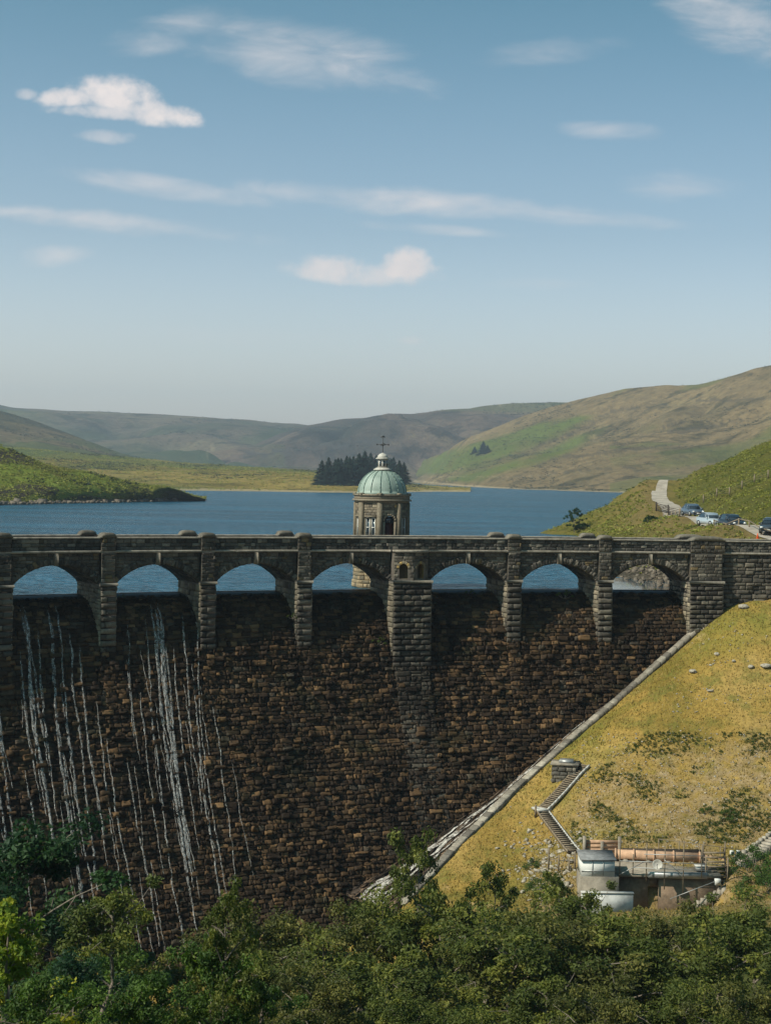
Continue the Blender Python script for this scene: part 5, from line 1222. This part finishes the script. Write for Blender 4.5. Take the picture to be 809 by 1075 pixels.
# walkway
wa = W(690, 891.5, 118.2); wb_ = W(776, 903, 116.6)
wk = thing('timber_walkway', 'timber plank walkway sloping behind the pipe towards the stone steps', 'walkway', tuple(wa))
d_ = wb_ - wa; L_ = np.linalg.norm(d_); b = MB(); n = int(L_ / .3)
for k in range(n): c_ = d_ * (k + .5) / n; b.box(tuple(c_), (.26, 1.0, .06), math.atan2(d_[1], d_[0]), .01)
b.build('planks', M['terra'], wk)
for sg in (-.45, .45): b = MB(); b.bar((0, sg, -.12), tuple(d_ + [0, sg, -.12]), .1, .18); b.build('bearer', M['dtimber'], wk)
for k in range(5):
    c_ = d_ * k / 4; b = MB(); b.bar(tuple(c_ + [0, -.45, -1.4]), tuple(c_ + [0, -.45, .9]), .07, n=6); b.build('post', M['timber'], wk)
b = MB(); b.bar((0, -.45, .85), tuple(d_ + [0, -.45, .85]), .05, n=6); b.build('handrail', M['timber'], wk)
# scaffold railing
scf = thing('scaffold_rail', 'thin scaffold poles and rails along the front of the concrete platform', 'scaffold', (xw(700, 112.6), 112.6, ZP))
for px, pt, pb_ in ((678, 885, 926), (697, 889, 934), (716.5, 883, 940), (736, 887, 922), (650, 890, 922), (664, 897, 918)):
    p0 = W(px, pb_, 112.6); p1 = W(px, pt, 112.6); b = MB(); b.bar(rel(scf, *p0), rel(scf, p0[0], p0[1], p1[2]), .075, n=6); b.build('pole', M['timber'], scf)
for (xa, ya, xb, yb) in ((650, 904, 758, 908), (664, 911, 752, 915), (645, 921, 676, 905), (697, 903, 716, 919), (676, 897, 740, 899), (703, 944, 752, 925)):
    b = MB(); b.bar(rel(scf, *W(xa, ya, 112.5)), rel(scf, *W(xb, yb, 112.5)), .055, n=6); b.build('rail', M['metal'], scf)
# dish
dp = W(690, 908, 112.2); dish = thing('satellite_dish', 'round cream satellite dish on the scaffold rail', 'dish', tuple(dp)); dish.rotation_euler = (rad(78), 0, rad(-18))
b = MB(); b.lathe([(.02, -.10), (.14, -.09), (.25, -.05), (.34, .02), (.36, .03), (.36, .05), (.33, .045), (.24, -.02), (.13, -.06), (.02, -.07)], n=24, cap=False); b.build('reflector', M['lantern'], dish, True)
b = MB(); b.bar((0, -.3, .02), (0, 0, .32), .03); b.box((0, 0, .34), (.08, .08, .1)); b.build('arm', M['metal'], dish)
b = MB(); b.bar((0, 0, -.1), (0, 0, -.3), .05, n=6); b.build('bracket', M['metal'], dish)
# box on the platform
b = MB(); p = W(735, 914, 113.8); cr = thing('meter_box', 'small grey metal box standing on the platform edge', 'box', tuple(p)); b.box((0, 0, .16), (.75, .5, .32), .05, .01); b.build('body', M['metal'], cr); b = MB(); b.box((0, 0, .35), (.85, .58, .05), .05); b.build('lid', M['paleconc'], cr)
# open timber stair at the right end
p = W(752, 928, 113.4); st_ = thing('timber_steps', 'steep open timber steps at the right end of the platform', 'steps', tuple(p))
for k in range(7):
    b = MB(); b.box((-.1 + .02 * k, .22 * k, .22 + .28 * k), (1.5, .28, .07), 0, .01); b.build('tread', M['timber'], st_)
for sg in (-.8, .72):
    b = MB(); b.bar((sg, -.1, 0), (sg + .1, 1.6, 2.1), .09, .22); b.build('stringer', M['dtimber'], st_)
for sg in (-.82, .74):
    b = MB(); b.bar((sg, -.1, 0), (sg, -.1, 1.9), .09); b.bar((sg + .1, 1.4, 1.4), (sg + .1, 1.4, 2.7), .08); b.build('newel_post', M['timber'], st_)
# floodlights
for i, (px, lab) in enumerate(((768, 'left one of two small white floodlights at the top of the stone steps'), (774.5, 'right one of two small white floodlights at the top of the stone steps'))):
    p = W(px, 901, 116.2); o = thing('floodlight', lab, 'floodlight', tuple(p), .2 - .4 * i, 'floodlights by the steps'); b = MB(); b.box((0, 0, .38), (.32, .22, .34), 0, .01, .1); b.build('housing', M['white'], o); b = MB(); b.bar((0, 0, -.7), (0, 0, .2), .05, n=6); b.build('pole', M['metal'], o)
    b = MB(); b.box((0, -.115, .36), (.24, .02, .24)); b.build('lens', M['glass'], o)
# white electrical box
p = W(753, 929, 112.6); o = thing('white_box', 'small white box at the foot of the timber steps', 'box', tuple(p)); b = MB(); b.box((0, 0, .2), (.4, .3, .42), 0, .01); b.build('body', M['white'], o); b = MB(); b.box((0, -.16, .2), (.3, .02, .3)); b.build('door', M['paleconc'], o)
# stone steps
def stone_steps(name, label, a, b_, n, w):
    a = np.array(a); b_ = np.array(b_); o = thing(name, label, 'steps', tuple(a)); d = b_ - a; rz = math.atan2(d[1], d[0])
    mb = MB()
    for k in range(n): c_ = d * (k + .5) / n; mb.box(tuple(c_ + [0, 0, -.35]), (np.linalg.norm(d[:2]) / n * 1.0, w, .75), rz, .02)
    mb.build('treads', M['paleconc'] if 0 else M['cope'], o)
    mb = MB(); u = np.array([-math.sin(rz), math.cos(rz), 0])
    for k in range(n): c_ = d * (k + .5) / n + u * (w / 2 + .18); mb.box(tuple(c_ + [0, 0, .02]), (np.linalg.norm(d[:2]) / n * .8, .26, .4), rz, .05)
    mb.build('kerb_stones', M['rock'], o); return o
stone_steps('stone_steps', 'upper flight of pale stone steps climbing to the right edge', W(776, 907, 115.6), W(822, 874, 119.5), 13, .9)
stone_steps('stone_steps', 'lower flight of stone steps right of the platform doorway', hit_slope(722, 951, 100, 118), hit_slope(762, 930, 100, 118), 9, .7)
# low white wall
p0 = W(610, 941, 108.8); p1 = W(664, 943, 108.8); lw = thing('low_white_wall', 'low peeling white wall half hidden by tree tops', 'wall', tuple(p0))
b = MB(); b.box(tuple((p1 - p0) / 2 + [0, 0, .0]), (p1[0] - p0[0], .35, .6), 0, .0); b.V[-1][:4, 2] -= 1.3; b.build('wall', simple('peeling_white', (.50, .49, .46), .85, var=.35, scale=1.4), lw); b = MB(); b.box(tuple((p1 - p0) / 2 + [0, 0, .32]), (p1[0] - p0[0] + .1, .45, .07)); b.build('coping', M['paleconc'], lw)
# posts left of the shed
pr_ = thing('post_rail', 'weathered rail with posts on the scree left of the shed', 'railing', tuple(W(575, 912, 117)))
for px, pt, pb_ in ((575.5, 890, 913), (586, 898, 915), (597, 900, 918), (603, 894, 916)):
    b = MB(); q0 = W(px, pb_, 117); q1 = W(px, pt, 117); b.bar(rel(pr_, *q0), rel(pr_, q0[0], q0[1], q1[2]), .11); b.build('post', M['timber'], pr_)
b = MB(); b.bar(rel(pr_, *W(575, 902, 117)), rel(pr_, *W(604, 905, 117)), .06); b.build('rail', M['timber'], pr_)
# stone chamber with lid
P = hit_slope(593, 813, 124, 140); ch_ = thing('stone_chamber', 'squat dark stone chamber with a flat pale lid on the grass slope', 'chamber', tuple(P), rad(-12))
st = Stone()
for k, (dx_, dy_, rz, wl) in enumerate(((0, -.75, 0, 1.9), (-.95, 0, math.pi / 2, 1.5), (.95, 0, -math.pi / 2, 1.5), (0, .75, math.pi, 1.9))):
    c_, s_ = math.cos(rz), math.sin(rz); tx_, ty_ = c_, s_; nx_, ny_ = (dx_ / max(abs(dx_), 1e-6) if dx_ else 0), (dy_ / max(abs(dy_), 1e-6) if dy_ else 0)
    fm = lambda u, v, h, dx_=dx_, dy_=dy_, tx_=tx_, ty_=ty_, nx_=nx_, ny_=ny_: np.stack(np.broadcast_arrays(dx_ + tx_ * u + nx_ * h, dy_ + ty_ * u + ny_ * h, v), -1)
    a = courses(-wl / 2, wl / 2, -.6, .85, .3, .5, .02, .15); st.blk(a, RNG.uniform(.03, .09, len(a)), fm, [(2, (.09, .08, .065)), (1, (.16, .14, .11))], pillow=.05, rough=.03, depth=.06)
st.build('wall', [M['stone'], M['mortar']], ch_)
b = MB(); b.box((0, 0, .12), (1.86, 1.46, 1.4)); b.build('core', M['mortar'], ch_)
b = MB(); b.box((0, 0, .92), (2.3, 1.8, .16), 0, .015); ld = b.build('lid', M['concrete'], ch_); b = MB(); b.box((.1, 0, 1.12), (1.2, 1.0, .24), 0, .01, .1); b.build('hatch', M['metal'], ld)
# timber stairways on the slope
def stairway(label, a, b_, n, w=.95):
    a = hit_slope(*a, 108, 140); b_ = hit_slope(*b_, 108, 140); a = a + [0, 0, .15]; b_ = b_ + [0, 0, .15]; o = thing('slope_stairway', label, 'stairway', tuple(a), 0, 'timber stairways on the slope'); d = b_ - a; rz = math.atan2(d[1], d[0]); u = np.array([-math.sin(rz), math.cos(rz), 0])
    def gz(t): p = a + d * t; return max(float(slope_z(p[0], p[1])) + .18 - p[2], 0)
    N_ = 12; pts = [d * t + np.array([0, 0, gz(t)]) for t in np.linspace(0, 1, N_ + 1)]
    for sg in (-1, 1):
        b = MB()
        for p, q in zip(pts[:-1], pts[1:]): b.bar(tuple(p + u * sg * w / 2), tuple(q + u * sg * w / 2), .10, .20)
        b.build('stringer', M['paleconc'] if sg > 0 else M['timber'], o)
    b = MB()
    for k in range(n):
        t = (k + .5) / n; p = d * t + np.array([0, 0, gz(t) + .03]); b.box(tuple(p), (.15, w - .1, .08), rz, .01)
    b.build('treads', M['timber'], o); b = MB()
    for k in range(n):
        t = (k + .5) / n; p = d * t + np.array([0, 0, gz(t) - .08]); b.box(tuple(p), (np.linalg.norm(d[:2]) / n * .96, w - .12, .05), rz)
    b.build('bed', M['dtimber'], o)
    return o
stairway('upper flight of timber steps running down from the stone chamber', (614, 806), (570, 852), 26)
stairway('lower flight of timber steps turning down to the white shed', (568, 852), (602, 897), 22)
P = hit_slope(568, 852, 108, 140); o = thing('stair_landing', 'small square landing where the two timber flights meet', 'landing', tuple(P)); b = MB(); b.box((0, 0, .2), (1.2, 1.2, .2), .4, .02); b.build('slab', M['paleconc'], o); b = MB(); b.box((-.5, -.5, .1), (.14, .14, 1.), .4); b.build('post', M['timber'], o)

# ================================================================== CARS AND FENCES
def paint(name, c):
    t = NT(name); t.col(c, .3, .5, .3); t.b.inputs['Coat Weight'].default_value = .6; return t.m
M['tyre'] = simple('tyre_rubber', (.02, .02, .02), .8); M['lamp'] = simple('lamp_glass', (.65, .65, .62), .15, .6, var=.1, bump=0); M['plate'] = simple('number_plate', (.6, .6, .58), .5, var=.05, bump=0)
def car(label, px, py, Yv, rz, pm, estate=False, s=1.):
    P = at(px, py, Yv); o = thing('parked_car', label, 'car', (P[0], P[1], float(bank_z(P[0], P[1])) + .08), rz, 'cars parked beside the track'); o.scale = (s, s, s)
    # x forward. stations: x, half width low, belt z, roof z or None
    xs_ = [2.1, 1.95, 1.5, .95, .55, .1, -.5, -1.1, -1.6, -1.95, -2.08]; zb_ = [.45, .62, .78, .90, .93, .94, .95, .96, .97, .95, .6]; hw = [.68, .80, .86, .88, .89, .89, .89, .88, .86, .82, .74]
    rt = {3: .92, 4: 1.22, 5: 1.46, 6: 1.50, 7: 1.45 if not estate else 1.50, 8: 1.2 if not estate else 1.42, 9: .98 if not estate else 1.0}
    b = MB(); V = []; 
    for i, x in enumerate(xs_): V += [(x, -hw[i] * .92, .22), (x, -hw[i], .45 if i not in (0,) else .4), (x, -hw[i] * .98, zb_[i]), (x, hw[i] * .98, zb_[i]), (x, hw[i], .45 if i not in (0,) else .4), (x, hw[i] * .92, .22)]
    n = len(xs_); F = [(i * 6 + k, i * 6 + (k + 1) % 6, i * 6 + 6 + (k + 1) % 6, i * 6 + 6 + k) for i in range(n - 1) for k in range(6)] + [(0, 1, 2, 3), (0, 3, 4, 5), (6 * n - 6, 6 * n - 3, 6 * n - 4, 6 * n - 5), (6 * n - 6, 6 * n - 1, 6 * n - 2, 6 * n - 3)]
    b.add(V, F); body = b.build('body', pm, o, True)
    # cabin glass + roof
    ks = sorted(rt); V = []
    for i in ks: V += [(xs_[i], -hw[i] * .93, zb_[i] - .03), (xs_[i] * .97, -hw[i] * .76, rt[i] - .02), (xs_[i] * .97, hw[i] * .76, rt[i] - .02), (xs_[i], hw[i] * .93, zb_[i] - .03)]
    m = len(ks); F = [(i * 4 + k, i * 4 + k + 1, i * 4 + 5 + k, i * 4 + 4 + k) for i in range(m - 1) for k in range(3)] + [(0, 1, 2, 3), (4 * m - 1, 4 * m - 2, 4 * m - 3, 4 * m - 4)]
    b = MB(); b.add(V, F); b.build('window', M['glass'], o)
    V = []; kr = ks[1:-1]
    for i in kr: V += [(xs_[i] * .97, -hw[i] * .77, rt[i] - .03), (xs_[i] * .97, -hw[i] * .68, rt[i] + .03), (xs_[i] * .97, hw[i] * .68, rt[i] + .03), (xs_[i] * .97, hw[i] * .77, rt[i] - .03)]
    m = len(kr); F = [(i * 4 + k, i * 4 + k + 1, i * 4 + 5 + k, i * 4 + 4 + k) for i in range(m - 1) for k in range(3)] + [(0, 1, 2, 3), (4 * m - 1, 4 * m - 2, 4 * m - 3, 4 * m - 4)]
    b = MB(); b.add(V, F)
    for sg in (-1, 1):   # pillars
        for i in (ks[0], 5, ks[-2]):
            j = i if i != ks[0] else 4; b.bar((xs_[i], sg * hw[i] * .93, zb_[i] - .02), (xs_[j] * .97, sg * hw[j] * .77, rt[j] - .01), .07)
    b.build('roof', pm, o)
    for x in (1.3, -1.3):
        for sg in (-1, 1):
            w_ = bpy.data.objects.new('wheel', None); COL.objects.link(w_); w_.parent = o; w_.location = (x, sg * .82, .32); w_.rotation_euler = (math.pi / 2, 0, 0)
            b = MB(); b.lathe([(.32, -.09), (.33, 0), (.32, .09)], n=18); b.build('tyre', M['tyre'], w_); b = MB(); b.lathe([(.2, -.105), (.2, .105)], n=10); b.build('rim', M['metal'], w_)
    for sg in (-1, 1):
        b = MB(); b.box((2.0, sg * .6, .62), (.22, .3, .14), sg * -.25, .0, .2); b.build('headlight', M['lamp'], o); b = MB(); b.box((.75, sg * .97, .98), (.16, .2, .12)); b.build('mirror', pm, o)
    b = MB(); b.box((2.09, 0, .5), (.06, .7, .16)); b.build('grille', M['iron'], o); b = MB(); b.box((2.125, 0, .38), (.02, .5, .11)); b.build('number_plate', M['plate'], o); return o
car('steel blue hatchback, first car after the field gate', 726.5, 547.5, 221, rad(-80), paint('blue_grey_paint', (.10, .13, .17)), s=1.1)
car('silver car between the steel blue hatchback and the black car', 746, 552.5, 203, rad(-72), paint('silver_paint', (.42, .47, .50)), s=1.12)
car('black estate car behind the rail, third of the parked cars', 768, 555.5, 189, rad(-78), paint('black_paint', (.018, .02, .025)), True, s=1.08)
car('dark grey car cut by the right edge of the picture', 809, 561, 170, rad(-112), paint('dark_grey_paint', (.05, .06, .07)), True, s=1.1)
# verge posts
pts = [(696, 539.5, 243), (700.5, 541, 238), (704.5, 542.5, 233), (708.5, 544, 228), (713, 546, 222)]
vp = MB().box((0, 0, .5), (.16, .16, 1.3), 0, .0).me('post'); vp.materials.append(M['timber'])
ords = ['first', 'second', 'third', 'fourth', 'fifth']
for i, p in enumerate(pts):
    P = at(*p); o = tag(link('verge_post', vp, []), ords[i] + ' wooden verge post counted from the gate towards the cars', 'post', 'verge posts along the track'); o.location = (P[0], P[1], float(bank_z(P[0], P[1])))
def bar_gate(label, a, b_, mat, hh=1.25):
    a, b_ = np.array(a), np.array(b_); a[2] = float(bank_z(a[0], a[1])); b_[2] = float(bank_z(b_[0], b_[1])); o = thing('field_gate', label, 'gate', tuple(a), 0, 'gates across the track'); d = b_ - a
    for q in (0, 1): b = MB(); b.bar(tuple(d * q + [0, 0, -.3]), tuple(d * q + [0, 0, hh + .2]), .2); b.build('post', mat, o)
    for k in range(5): z = .2 + (hh - .25) * k / 4; b = MB(); b.bar(tuple(d * .03 + [0, 0, z]), tuple(d * .97 + [0, 0, z]), .06, .10); b.build('bar', mat, o)
    b = MB(); b.bar(tuple(d * .05 + [0, 0, .2]), tuple(d * .95 + [0, 0, hh]), .05, .09); b.build('brace', mat, o)
bar_gate('short dark gate beside the track end of the verge posts', at(688.5, 535, 252), at(701, 537, 250), M['dtimber'])
bar_gate('wide dark field gate across the track behind the cars', at(701.5, 537, 249), at(723, 535, 246), M['dtimber'])
P = at(724, 536, 245.5); o = link('gate_post', MB().box((0, 0, .75), (.28, .28, 1.9)).me('post'), M['paleconc']); o.location = (P[0], P[1], float(bank_z(P[0], P[1]))); tag(o, 'pale stout post at the right end of the wide gate', 'post')
# hill fence
fp = MB().box((0, 0, .6), (.16, .16, 1.5), 0).me('post'); fp.materials.append(M['timber']); prev = None
fence = thing('wire_fence', 'wire fence with pale posts climbing the green slope', 'fence', tuple(at(733, 532, 255)))
ps_ = [(738, 527, 256), (752, 522, 252), (765.5, 518.5, 248), (778.5, 511.5, 248), (791.5, 505, 248), (806, 500, 244), (822, 494, 240)]
for i, p in enumerate(ps_):
    P = at(*p); P[2] = float(bank_z(P[0], P[1])); o = link('post', fp, [], fence); o.location = rel(fence, *P)
    if prev is not None:
        b = MB()
        for z in (.5, .85, 1.2): b.bar(rel(fence, *(prev + [0, 0, z])), rel(fence, *(P + [0, 0, z])), .03)
        b.build('wire', M['timber'], fence)
    prev = P
# low rail in front of the cars
gr = thing('guard_rail', 'low pale rail with posts in front of the black car', 'railing', tuple(at(750, 556, 190))); prev = None
for i, (px, py, Yv) in enumerate([(749, 555, 196), (762, 557, 187), (775, 558.5, 180), (786, 560, 175), (799, 561.5, 169), (815, 563, 163)]):
    P = at(px, py, Yv); P[2] = float(bank_z(P[0], P[1])); b = MB(); b.bar(rel(gr, P[0], P[1], P[2] - .3), rel(gr, P[0], P[1], P[2] + .8), .16); b.build('post', M['timber'], gr)
    if prev is not None: b = MB(); b.bar(rel(gr, *(prev + [0, 0, .72])), rel(gr, *(P + [0, 0, .72])), .05, .11); b.build('rail', M['timber'], gr)
    prev = P
P = at(795, 563, 165); o = thing('traffic_cone', 'small orange traffic cone by the rail at the right', 'cone', (P[0], P[1], float(bank_z(P[0], P[1])))); o.scale = (.7,) * 3; cm_ = simple('orange_plastic', (.75, .12, .03), .5, var=.05)
b = MB(); b.lathe([(.2, .04), (.05, .75), (.03, .78)], n=12); b.build('cone_body', cm_, o, True); b = MB(); b.box((0, 0, .02), (.5, .5, .05)); b.build('base', cm_, o); b = MB(); b.lathe([(.145, .3), (.105, .48)], n=12, cap=False); b.build('reflective_band', M['white'], o)

# ================================================================== SKY, SUN, HAZE
SUN_EL, SUN_AZ = rad(44), (-.89, -.455)      # towards the sun
az = math.atan2(SUN_AZ[1], SUN_AZ[0])
to_sun = Vector((math.cos(az) * math.cos(SUN_EL), math.sin(az) * math.cos(SUN_EL), math.sin(SUN_EL)))
sd = bpy.data.lights.new('sun', 'SUN'); sd.energy = 4.6; sd.angle = rad(.53); sd.color = (1, .93, .80)
so = bpy.data.objects.new('sun', sd); COL.objects.link(so); so.rotation_euler = to_sun.to_track_quat('Z', 'Y').to_euler(); so.location = to_sun * 200
w = bpy.data.worlds.new('World'); SC.world = w; w.use_nodes = True; nt = w.node_tree; nt.nodes.clear()
def N(ty, **k):
    o = nt.nodes.new(ty)
    for a, b in k.items(): setattr(o, a, b)
    return o
def Lk(a, b): nt.links.new(a, b)
def mth(op, *ins, clamp=False):
    o = N('ShaderNodeMath', operation=op); o.use_clamp = clamp
    for i, v in enumerate(ins):
        if isinstance(v, (int, float)): o.inputs[i].default_value = v
        else: Lk(v, o.inputs[i])
    return o.outputs[0]
sky = N('ShaderNodeTexSky', sky_type='NISHITA'); sky.sun_disc = False; sky.sun_elevation = SUN_EL; sky.sun_rotation = math.pi / 2 - az
sky.air_density = 1.0; sky.dust_density = 2.6; sky.ozone_density = 2.5; sky.altitude = 200
tc = N('ShaderNodeTexCoord'); sep = N('ShaderNodeSeparateXYZ'); Lk(tc.outputs['Generated'], sep.inputs[0])
yy = mth('MAXIMUM', sep.outputs[1], .02); U = mth('DIVIDE', sep.outputs[0], yy); Vv = mth('DIVIDE', sep.outputs[2], yy)
cmb = N('ShaderNodeCombineXYZ'); Lk(U, cmb.inputs[0]); Lk(Vv, cmb.inputs[2])
def wn(scale, detail, st, rough=.6, dist=0):
    mp = N('ShaderNodeMapping'); mp.inputs['Scale'].default_value = st; Lk(cmb.outputs[0], mp.inputs[0]); n = N('ShaderNodeTexNoise'); n.inputs['Scale'].default_value = scale; n.inputs['Detail'].default_value = detail; n.inputs['Roughness'].default_value = rough; n.inputs['Distortion'].default_value = dist; Lk(mp.outputs[0], n.inputs['Vector']); return mth('SUBTRACT', n.outputs['Fac'], .5)
nA = wn(55, 8, (1, 1, 1.2), .6); nB = wn(16, 8, (1, 1, 3.2), .62, .4); nC = wn(30, 5, (1, 1, 1.3), .55)
# px, py, half width, half height, strength, softness, noise, tilt
CL = [(75, 104, 34, 12, .95, .8, 'A', -.06), (118, 100, 44, 22, 1., .8, 'A', .05), (108, 118, 60, 9, .8, .8, 'A', .03), (160, 119, 46, 15, .95, .8, 'A', .12), (28, 99, 12, 7, .5, 1., 'A', 0), (113, 144, 32, 9, .55, 1., 'A', .06),
      (185, 32, 62, 22, .42, 1.2, 'B', -.2), (318, 58, 130, 32, .62, 1.2, 'B', .15), (250, 40, 70, 22, .3, 1.2, 'B', 0), (575, 55, 80, 13, .32, 1.2, 'B', -.1), (640, 137, 48, 11, .48, 1., 'B', 0), (770, 22, 80, 38, .62, 1.1, 'B', .3), (715, 193, 66, 15, .38, 1.1, 'B', .0),
      (190, 199, 140, 11, .55, 1.1, 'B', .11), (400, 209, 180, 15, .62, 1.1, 'B', .05), (520, 216, 150, 12, .55, 1.1, 'B', .10), (600, 228, 130, 8, .38, 1.1, 'B', .05), (120, 234, 145, 11, .62, 1., 'B', .08), (460, 241, 85, 6, .4, 1., 'B', .06),
      (60, 269, 40, 11, .42, 1., 'B', -.05), (350, 285, 46, 17, .88, .8, 'A', .05), (395, 290, 62, 13, .75, .9, 'A', .0), (428, 280, 30, 21, 1., .7, 'A', -.1), (430, 358, 14, 5, .35, 1., 'A', 0), (570, 298, 60, 7, .14, 1., 'B', 0), (210, 352, 160, 10, .10, 1.2, 'B', 0)]
tot = None; nz = {'A': nA, 'B': nB}
for px, py, a, b_, s_, so_, k_, tl in CL:
    u0, v0 = ray(px, py); a /= FPX; b_ /= FPX
    du = mth('SUBTRACT', U, u0); dv = mth('SUBTRACT', Vv, v0); dv = mth('ADD', dv, mth('MULTIPLY', du, tl))
    if k_ == 'A': dv = mth('MULTIPLY', dv, mth('ADD', 1.15, mth('MULTIPLY', mth('SIGN', dv), -.15)))
    e = mth('ADD', mth('POWER', mth('ABSOLUTE', mth('DIVIDE', du, a)), 2.), mth('POWER', mth('ABSOLUTE', mth('DIVIDE', dv, b_)), 2.))
    m = mth('SUBTRACT', 1.45, e); m = mth('ADD', m, mth('MULTIPLY', nz[k_], 3.0 if k_ == 'A' else 4.2)); 
    if k_ == 'A': m = mth('ADD', m, mth('MULTIPLY', nC, 1.6))
    mr = N('ShaderNodeMapRange', interpolation_type='SMOOTHSTEP'); Lk(m, mr.inputs[0]); mr.inputs[1].default_value = 0; mr.inputs[2].default_value = so_ * (2.0 if k_ == 'A' else 2.9); mr.inputs[3].default_value = 0; mr.inputs[4].default_value = min(1., s_ * (1.35 if k_ == 'B' else 1.))
    tot = mr.outputs[0] if tot is None else mth('MAXIMUM', tot, mr.outputs[0])
fr = N('ShaderNodeMapRange'); Lk(sep.outputs[1], fr.inputs[0]); fr.inputs[1].default_value = .02; fr.inputs[2].default_value = .2; tot = mth('MULTIPLY', tot, fr.outputs[0])
def wmix(f, a, b, mode='MIX'):
    m = N('ShaderNodeMix', data_type='RGBA', blend_type=mode)
    for inp, v in ((m.inputs[0], f), (m.inputs[6], a), (m.inputs[7], b)):
        if isinstance(v, (int, float)): inp.default_value = v
        elif isinstance(v, tuple): inp.default_value = (*v, 1)
        else: Lk(v, inp)
    return m.outputs[2]
SKYT = (.88, 1.0, .92)
skyc = wmix(1., sky.outputs[0], SKYT, 'MULTIPLY')
er = N('ShaderNodeValToRGB'); el = er.color_ramp.elements; el[0].position = .03; el[0].color = (2.3, 1.66, 1.62, 1); el[1].position = .34; el[1].color = (.22, .56, .57, 1); e_ = el.new(.15); e_.color = (1.12, .99, 1.0, 1); Lk(sep.outputs[2], er.inputs[0])
skyc = wmix(1., skyc, er.outputs[0], 'MULTIPLY')
cc = wmix(mth('ADD', .5, mth('MULTIPLY', nC, 1.6), clamp=True), (4.7, 4.5, 4.6), (6.6, 5.8, 5.4))
skyc = wmix(tot, skyc, cc)
bg = N('ShaderNodeBackground'); bg.inputs[1].default_value = .132; Lk(skyc, bg.inputs[0]); wo = N('ShaderNodeOutputWorld'); Lk(bg.outputs[0], wo.inputs[0])
# haze
t = bpy.data.materials.new('haze_air'); t.use_nodes = True; t.node_tree.nodes.clear(); vo = t.node_tree.nodes.new('ShaderNodeVolumePrincipled'); ou = t.node_tree.nodes.new('ShaderNodeOutputMaterial'); t.node_tree.links.new(vo.outputs[0], ou.inputs['Volume'])
vo.inputs['Color'].default_value = (.72, .85, 1., 1); vo.inputs['Density'].default_value = 1.25e-4; vo.inputs['Anisotropy'].default_value = .2
b = MB(); b.box((0, 3250, 219), (18400, 12900, 562)); hz = b.build('haze', t); tag(hz, 'pale blue air haze over the far hills', kind='stuff')

vs = SC.view_settings; vs.view_transform = 'Standard'; vs.look = 'None'; vs.exposure = .3; vs.gamma = 1; vs.use_curve_mapping = False
SC.render.engine = 'CYCLES'
